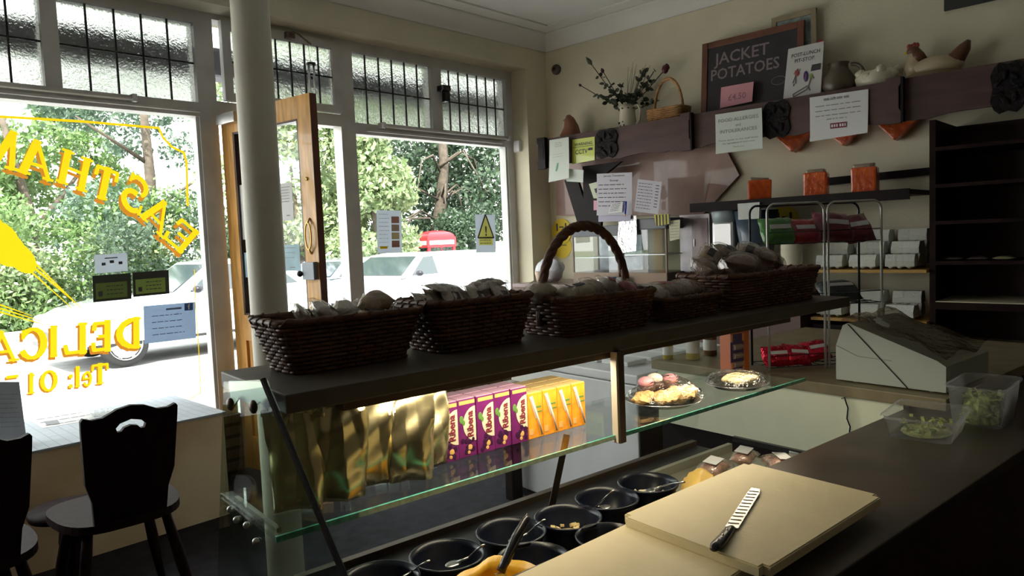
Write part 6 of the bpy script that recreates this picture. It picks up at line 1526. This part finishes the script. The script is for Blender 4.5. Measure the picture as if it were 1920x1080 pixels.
# framed picture cut by the top right corner
a = XQ(1772, 22, 4.925); b = XQ(1900, -6, 4.925)
t = thing('picture_frame', 'dark frame at the top right corner of the photograph', 'picture', (4.92, a.y, a.z))
mb = MB(); mb.box(-.02, -.60, 0, 0, 0, .06); mb.box(-.02, -.06, .06, 0, 0, .50); mb.box(-.02, -.60, .06, 0, -.54, .5); mb.box(-.02, -.54, .44, 0, -.06, .5); mb.build('frame', mat('frame_black_green', (.02, .028, .024), .5), t)
MB().box(-.008, -.54, .06, -.004, -.06, .44).build('picture', M_PAPER, t)

# ---- shelf with orange packets
ls = thing('low_shelf', 'shorter dark shelf below the fascia, carrying three orange packets', 'shelf', (4.70, 1.9, 1.56))
MB().box(-.20, -.69, .0, .225, .70, .028).build('board', mat('low_shelf_wood', (.030, .017, .015), .6, spec=.12), ls); MB().box(-.215, -.69, -.03, -.20, .70, .032).build('front_lip', M_BLACKW, ls)
P = [XQ(x, y, 4.90) for x, y in ((1545, 334), (1760, 312), (1760, 326), (1545, 348))]
MB().prism([p-ls.location for p in P], (.02, 0, 0)).build('wall_rail', M_BLACKW, ls)
M_ORP = mat('orange_packet', (.62, .12, .02), .3, bump=.6, bscale=40, coat=.5, var=.3, vscale=25, col2=(.50, .06, .01))
for i, (px, txt) in enumerate(((1424, 'orange packet at the left end of the low shelf'), (1531, 'orange packet in the middle of the low shelf'), (1622, 'orange packet at the right end of the low shelf'))):
    p = XQ(px, 368, 4.66); t = thing('orange_packet', txt, 'packet', (4.66, p.y, 1.5885), [.5, .15, .1][i], 'orange packets under the high shelf')
    wv = [.075, .07, .072][i]; MB(True).box(-.05, -wv, 0, .05, wv, [.135, .15, .155][i], bev=.012).rough(.006, 22, i).build('bag', M_ORP, t, smooth=False)
    mb = MB(True); mb.box(-.035, -wv*.8, [.125, .14, .145][i], .035, wv*.8, [.15, .175, .18][i], bev=.01); mb.rough(.010, 30, i+3).build('clear_top', mat('packet_top', (.30, .24, .17), .3, coat=.6), t)
for i, (px, txt) in enumerate(((1488, 'orange packet hanging corner-down under the middle carved panel'), (1582, 'orange packet hanging corner-down behind the white laminated notice'), (1682, 'orange packet hanging corner-down right of the white laminated notice'))):
    p = XQ(px, 270, 4.86); t = thing('orange_packet', txt, 'packet', (4.875, p.y, 2.03), 0, 'orange packets hanging under the high shelf')
    M = Matrix.Rotation(radians([47, 44, 50][i]), 4, 'X'); q = MB(True).box(-.045, -.09, -.09, .048, .09, .09, bev=.012); q.v = [M @ v for v in q.v]; q.rough(.005, 22, i).build('bag', M_ORP, t, smooth=False)
    MB().tube([(0, 0, .10), (0, 0, .134)], .002, 5).build('string', M_BLACK, t)

# ---- back counter with machines
bc = thing('back_counter', 'cupboard and worktop along the right wall under the machines', 'cupboard', (4.64, 2.7, 0))
MB().box(-.29, -.92, 0, .285, 1.5, .99).build('cabinet', mat('cupboard_brown', (.12, .07, .055), .5), bc); MB().box(-.31, -.93, .99, .285, 1.51, 1.02, bev=.004).build('top', mat('pink_brown_top', (.24, .17, .16), .3), bc)
M_CASEG = glassmat('case_glass', (.90, .94, .95), 1.6)
def case(name, label, px0, px1, pyt, cat, X=4.45, depth=.34, topm=None, inner=None, band=.08):
    a = XQ(px0, 470, X); b = XQ(px1, 470, X); zt = XQ((px0+px1)/2, pyt, X).z
    t = thing(name, label, cat, (X+depth/2, (a.y+b.y)/2, 1.0205)); w2 = (a.y-b.y)/2; H = zt-1.0205; d2 = depth/2
    MB().box(-d2, -w2, 0, d2, w2, .09, bev=.006).build('base', M_DSTEEL, t)
    MB().box(-d2, -w2, H-band, d2, w2, H, bev=.006).build('hood', topm or mat('case_hood', (.10, .11, .13), .35), t)
    mb = MB()
    for sx_ in (-1, 1):
        for sy in (-1, 1): mb.box(sx_*d2-(.012 if sx_ > 0 else 0), sy*w2-(.012 if sy > 0 else 0), .09, sx_*d2+(.012 if sx_ < 0 else 0), sy*w2+(.012 if sy < 0 else 0), H-band)
    mb.build('posts', M_DSTEEL, t)
    MB().box(-d2+.004, -w2+.012, .09, -d2+.007, w2-.012, H-band).build('glass', M_CASEG, t)
    MB().box(d2-.006, -w2+.012, .09, d2-.003, w2-.012, H-band).build('back', inner or mat('case_back', (.34, .35, .37), .3, metal=.3, var=.3, vscale=12), t)
    MB().box(-d2+.01, -w2+.014, H*.45, d2-.01, w2-.014, H*.45+.006).build('shelf', M_STEEL, t)
    return t
case('display_cabinet', 'glass-fronted display cabinet behind the arched basket handle', 1073, 1160, 424, 'cabinet')
case('pie_warmer', 'dark-hooded pie warmer with a yellowish inside, right of the glass cabinet', 1166, 1250, 410, 'food warmer', inner=mat('warmer_back', (.42, .38, .20), .4))
def bxthing(name, label, cat, px0, px1, pyb, pyt, X, dep, m, bev=.006, part='body', rough=0):
    a = XQ(px0, (pyb+pyt)/2, X); b = XQ(px1, (pyb+pyt)/2, X); zt = XQ((px0+px1)/2, pyt, X).z; zb = XQ((px0+px1)/2, pyb, X).z
    mb = MB(); mb.box(-dep/2, -(a.y-b.y)/2, 0, dep/2, (a.y-b.y)/2, zt-zb, bev=bev)
    if rough: mb.rough(rough, 25, px0)
    o = mb.build(name, m, loc=(X+dep/2, (a.y+b.y)/2, zb)); return tag(o, label, cat)
o, fr = wall_sheet('foil_sheet', [(1160, 407), (1193, 404), (1196, 470), (1158, 476)], 4.43, mat('crumpled_foil', (.75, .77, .80), .25, metal=.9, bump=1, bscale=40), 'crumpled silver foil sheet hanging between the two machines', 'foil', curl=.03)
o, fr = wall_sheet('hazard_tape', [(1226, 403), (1256, 401), (1254, 420), (1230, 424)], 4.425, mat('tape_yellow', (.60, .55, .05), .5), 'piece of yellow and black striped tape on the pie warmer', 'tape')
q = MB(); TL, xd, ud, wd, ht, n = fr
for k in range(5): a = TL+xd*wd*(.02+.2*k)-ud*ht+n*.001; q.add([a, a+xd*wd*.09, a+xd*wd*(.19)+ud*ht*.98, a+xd*wd*.10+ud*ht*.98], [(0, 1, 2, 3)])
q.build('black_stripes', M_INK, o)
o, fr = wall_sheet('pale_note', [(1254, 414), (1275, 412), (1274, 448), (1256, 452)], 4.44, mat('note_yellow', (.62, .62, .42), .7), 'narrow pale yellow note right of the pie warmer', 'note'); prints(o, fr, lines(6, .15, .85, .1, .9, .03, 3), M_GREYINK)
M_STL2 = mat('dull_steel', (.40, .36, .38), .35, metal=.6, var=.2)
t = thing('steel_cupboard', 'dull steel wall cupboard with a small handle between the warmer and the slicer', 'cupboard', (4.80, XQ(1305, 450, 4.70).y, 1.0205))
yy0 = XQ(1278, 450, 4.68).y; yy1 = XQ(1334, 450, 4.68).y; w2 = (yy0-yy1)/2; MB().box(-.12, -w2, 0, .115, w2, .50).build('body', M_STL2, t); MB().box(-.126, -w2*.9, .17, -.12, w2*.15, .47).build('door', mat('mauve_steel', (.28, .22, .23), .35, metal=.4), t); MB().box(-.135, -w2*.05, .27, -.126, .0, .32).build('handle', M_STEEL, t)
t = thing('coffee_machine', 'tall pale steel machine standing left of the dark slicer', 'machine', (4.60, XQ(1356, 450, 4.55).y, 1.0205))
MB().box(-.06, -.08, 0, .10, .08, .44, bev=.02).build('column', mat('pale_steel', (.60, .60, .62), .3, metal=.6), t); MB(True).lathe([(0, .43), (.09, .43), (.10, .50), (.07, .54), (0, .54)], 24).build('hopper', mat('pale_blue_plastic', (.34, .42, .44), .3), t); MB().box(-.10, -.09, 0, .12, .09, .03, bev=.005).build('foot', M_DSTEEL, t)
t = thing('dark_hopper_machine', 'dark blue-black machine under the left end of the low shelf', 'machine', (4.62, XQ(1404, 450, 4.50).y, 1.0205))
MB().box(-.12, -.11, 0, .14, .11, .12, bev=.01).build('base', M_BLACK, t); MB(True).tube([(0, 0, .12), (0, 0, .20), (0, 0, .50)], [.07, .11, .15], 8).build('hopper', mat('dark_blue_plastic', (.05, .075, .11), .25), t)
o, fr = wall_sheet('tissue_pack', [(1383, 382), (1424, 379), (1423, 410), (1384, 412)], 4.47, mat('tissue_white', (.56, .60, .56), .5, bump=.5, bscale=30), 'white wrapped tissue pack hanging under the low shelf', 'tissue pack', .03)
def disc_sign(px, py, rpx, X, label, marks):
    c = XQ(px, py, X); r_ = abs(XQ(px-rpx, py, X).y-XQ(px+rpx, py, X).y)/2; rz = r_*1.02
    t = thing('distance_sign', label, 'sign', c); q = MB(); P = [(0, r_*cos(2*pi*k/36), rz*sin(2*pi*k/36)) for k in range(36)]; q.prism(P, (.003, 0, 0)); q.build('disc', M_YSIGN, t)
    q = MB()
    for (y, z, a, b) in marks: q.box(-.002, (y-a)*r_, (z-b)*r_, -.0005, (y+a)*r_, (z+b)*r_)
    q.build('printed_figures', M_INK, t); return t
disc_sign(1053, 434, 18, 4.920, 'round yellow keep-your-distance sign by the window pier', [(.45, .35, .07, .30), (-.45, .35, .07, .30), (0, .35, .22, .05)])
disc_sign(1054, 462, 17, 4.926, 'second round yellow sign overlapped below the first', [(0, .1, .5, .03)])
disc_sign(1471, 412, 26, 4.925, 'round yellow sign behind the green crisp packet', [(.45, .3, .09, .22), (-.45, .3, .09, .22), (0, .2, .18, .05)])
# small goods at the left end of the counter
t = thing('wrapped_bundle', 'white wrapped bundle at the window end of the back counter', 'bundle', XQ(1030, 500, 4.50)); t.location.z = 1.0205
MB(True).ball((0, 0, .10), (.10, .14, .10), 20, 12).rough(.03, 14, 2).build('bundle', mat('bundle_white', (.62, .64, .68), .4, bump=.5), t)
t = thing('cup_stack', 'striped paper cup beside the white bundle', 'cup', XQ(1014, 515, 4.42)); t.location.z = 1.0205
MB(True).lathe([(0, 0), (.035, 0), (.05, .10), (.045, .10), (0, .01)], 20).build('cup', mat('cup_stripe', (.55, .42, .30), .6), t)
t = thing('paper_roll', 'blue and white wrapped roll lying behind the arched basket', 'roll', XQ(1152, 518, 4.40)); t.location.z = 1.0505
MB(True).tube([(0, .09, 0), (0, -.09, 0)], .03, 18).build('roll', mat('roll_white', (.58, .62, .66), .4), t); MB(True).tube([(0, .05, 0), (0, -.03, 0)], .0305, 18).build('blue_band', mat('roll_blue', (.06, .15, .42), .4), t)
# ---- egg boxes
M_PULP = mat('egg_pulp', (.56, .58, .52), .9, bump=.5, bscale=60)
es = thing('egg_shelf', 'shelf bay of the right wall holding stacked egg boxes on two boards', 'shelf', (4.68, 1.36, 0))
for z in (1.135, .845): MB().box(-.27, -.255, z-.018, .245, .38, z).build('board', mat('yellow_board', (.42, .24, .05), .5), es)
MB().box(-.25, -.25, 0, .24, .375, .80).build('cupboard', M_BLACKW, es)
def eggbox(label, x, y, z, rz, group):
    t = thing('egg_box', label, 'egg box', (x, y, z), rz, group)
    mb = MB(); mb.prism([(-.05, -.075, 0), (.05, -.075, 0), (.055, -.075, .03), (.035, -.075, .068), (-.035, -.075, .068), (-.055, -.075, .03)], (0, .15, 0))
    mb.build('lid', M_PULP, t)
    mb = MB(True)
    for k in range(3):
        for s in (-1, 1): mb.ball((s*.026, -.047+.047*k, .012), (.026, .022, .026), 10, 6)
    mb.build('cups', M_PULP, t); return t
zn = ['bottom', 'middle', 'top']; cn = ['leftmost', 'second', 'third', 'fourth']; rn = ['front', 'middle', 'back']
for c in range(3):
    for row in range(3):
        for k in range(row+1): eggbox('grey egg box, %s of pile, %s row, %s column, upper board' % (zn[k] if row else 'single', rn[row], cn[c]), 4.485+.122*row, 1.64-.195*c, 1.152+.0705*k, .06*(-1)**(c+row), 'grey egg boxes on the upper board')
    for row in range(2):
        for k in range(row+1): eggbox('grey egg box, %s of pile, %s row, %s column, lower board' % (zn[k] if row else 'single', rn[row], cn[c]), 4.49+.13*row, 1.64-.195*c, .862+.0705*k, -.05*(-1)**(c+row), 'grey egg boxes on the lower board')
# ---- dark shelving unit at the right edge
su = thing('shelving_unit', 'very dark wooden shelving unit at the right edge with nearly empty shelves', 'shelving', (4.69, .25, 0))
M_SHD = mat('shelving_wood', (.018, .009, .008), .6, spec=.08, var=.3)
MB().box(-.24, .82, 0, .235, .85, 1.95).build('side', M_SHD, su); MB().box(-.24, -1.2, 0, .235, -1.17, 1.95).build('side', M_SHD, su)
MB().box(.215, -1.17, 0, .235, .82, 1.95).build('back', mat('shelving_back', (.04, .018, .016), .6), su)
for z in (1.80, 1.60, 1.40, 1.18): MB().box(-.24, -1.17, z-.02, .215, .82, z).build('shelf_board', M_SHD, su)
M_LIN = mat('cream_liner', (.62, .58, .40), .6)
for z in (.955, .70):
    sh = MB().box(-.24, -1.17, z-.04, .215, .82, z).build('shelf_board', M_SHD, su); MB().box(-.242, -1.17, z, .215, .82, z+.004).build('liner', M_LIN, sh)
for i, (px, txt, cc) in enumerate(((1790, 'dark clear-wrapped packet at the left on the fourth dark shelf', (.08, .06, .06)), (1838, 'dark packet in the middle of the fourth dark shelf', (.07, .05, .05)), (1885, 'pale yellow packet on the fourth dark shelf', (.30, .28, .15)))):
    p = XQ(px, 465, 4.56); t = thing('flat_packet', txt, 'packet', (4.56, p.y, 1.1905), 0, 'flat packets on the dark shelving')
    pillow_mb(.12, .10, .02, i, .002).build('packet', mat('flat_packet_%s' % 'abc'[i], cc, .3, coat=.5), t)

t = thing('cup_stack', 'tall stack of cream paper cups seen behind the rack', 'cups', XQ(1512, 470, 4.45)); t.location.z = 1.0205; t.location.y = max(t.location.y, 1.87)
for k in range(5): MB(True).lathe([(0, .0), (.052, .0), (.066, .20), (.062, .20), (.05, .01), (0, .01)], 24, (0, 0, .032*k)).build('cup', M_CERAM, t)
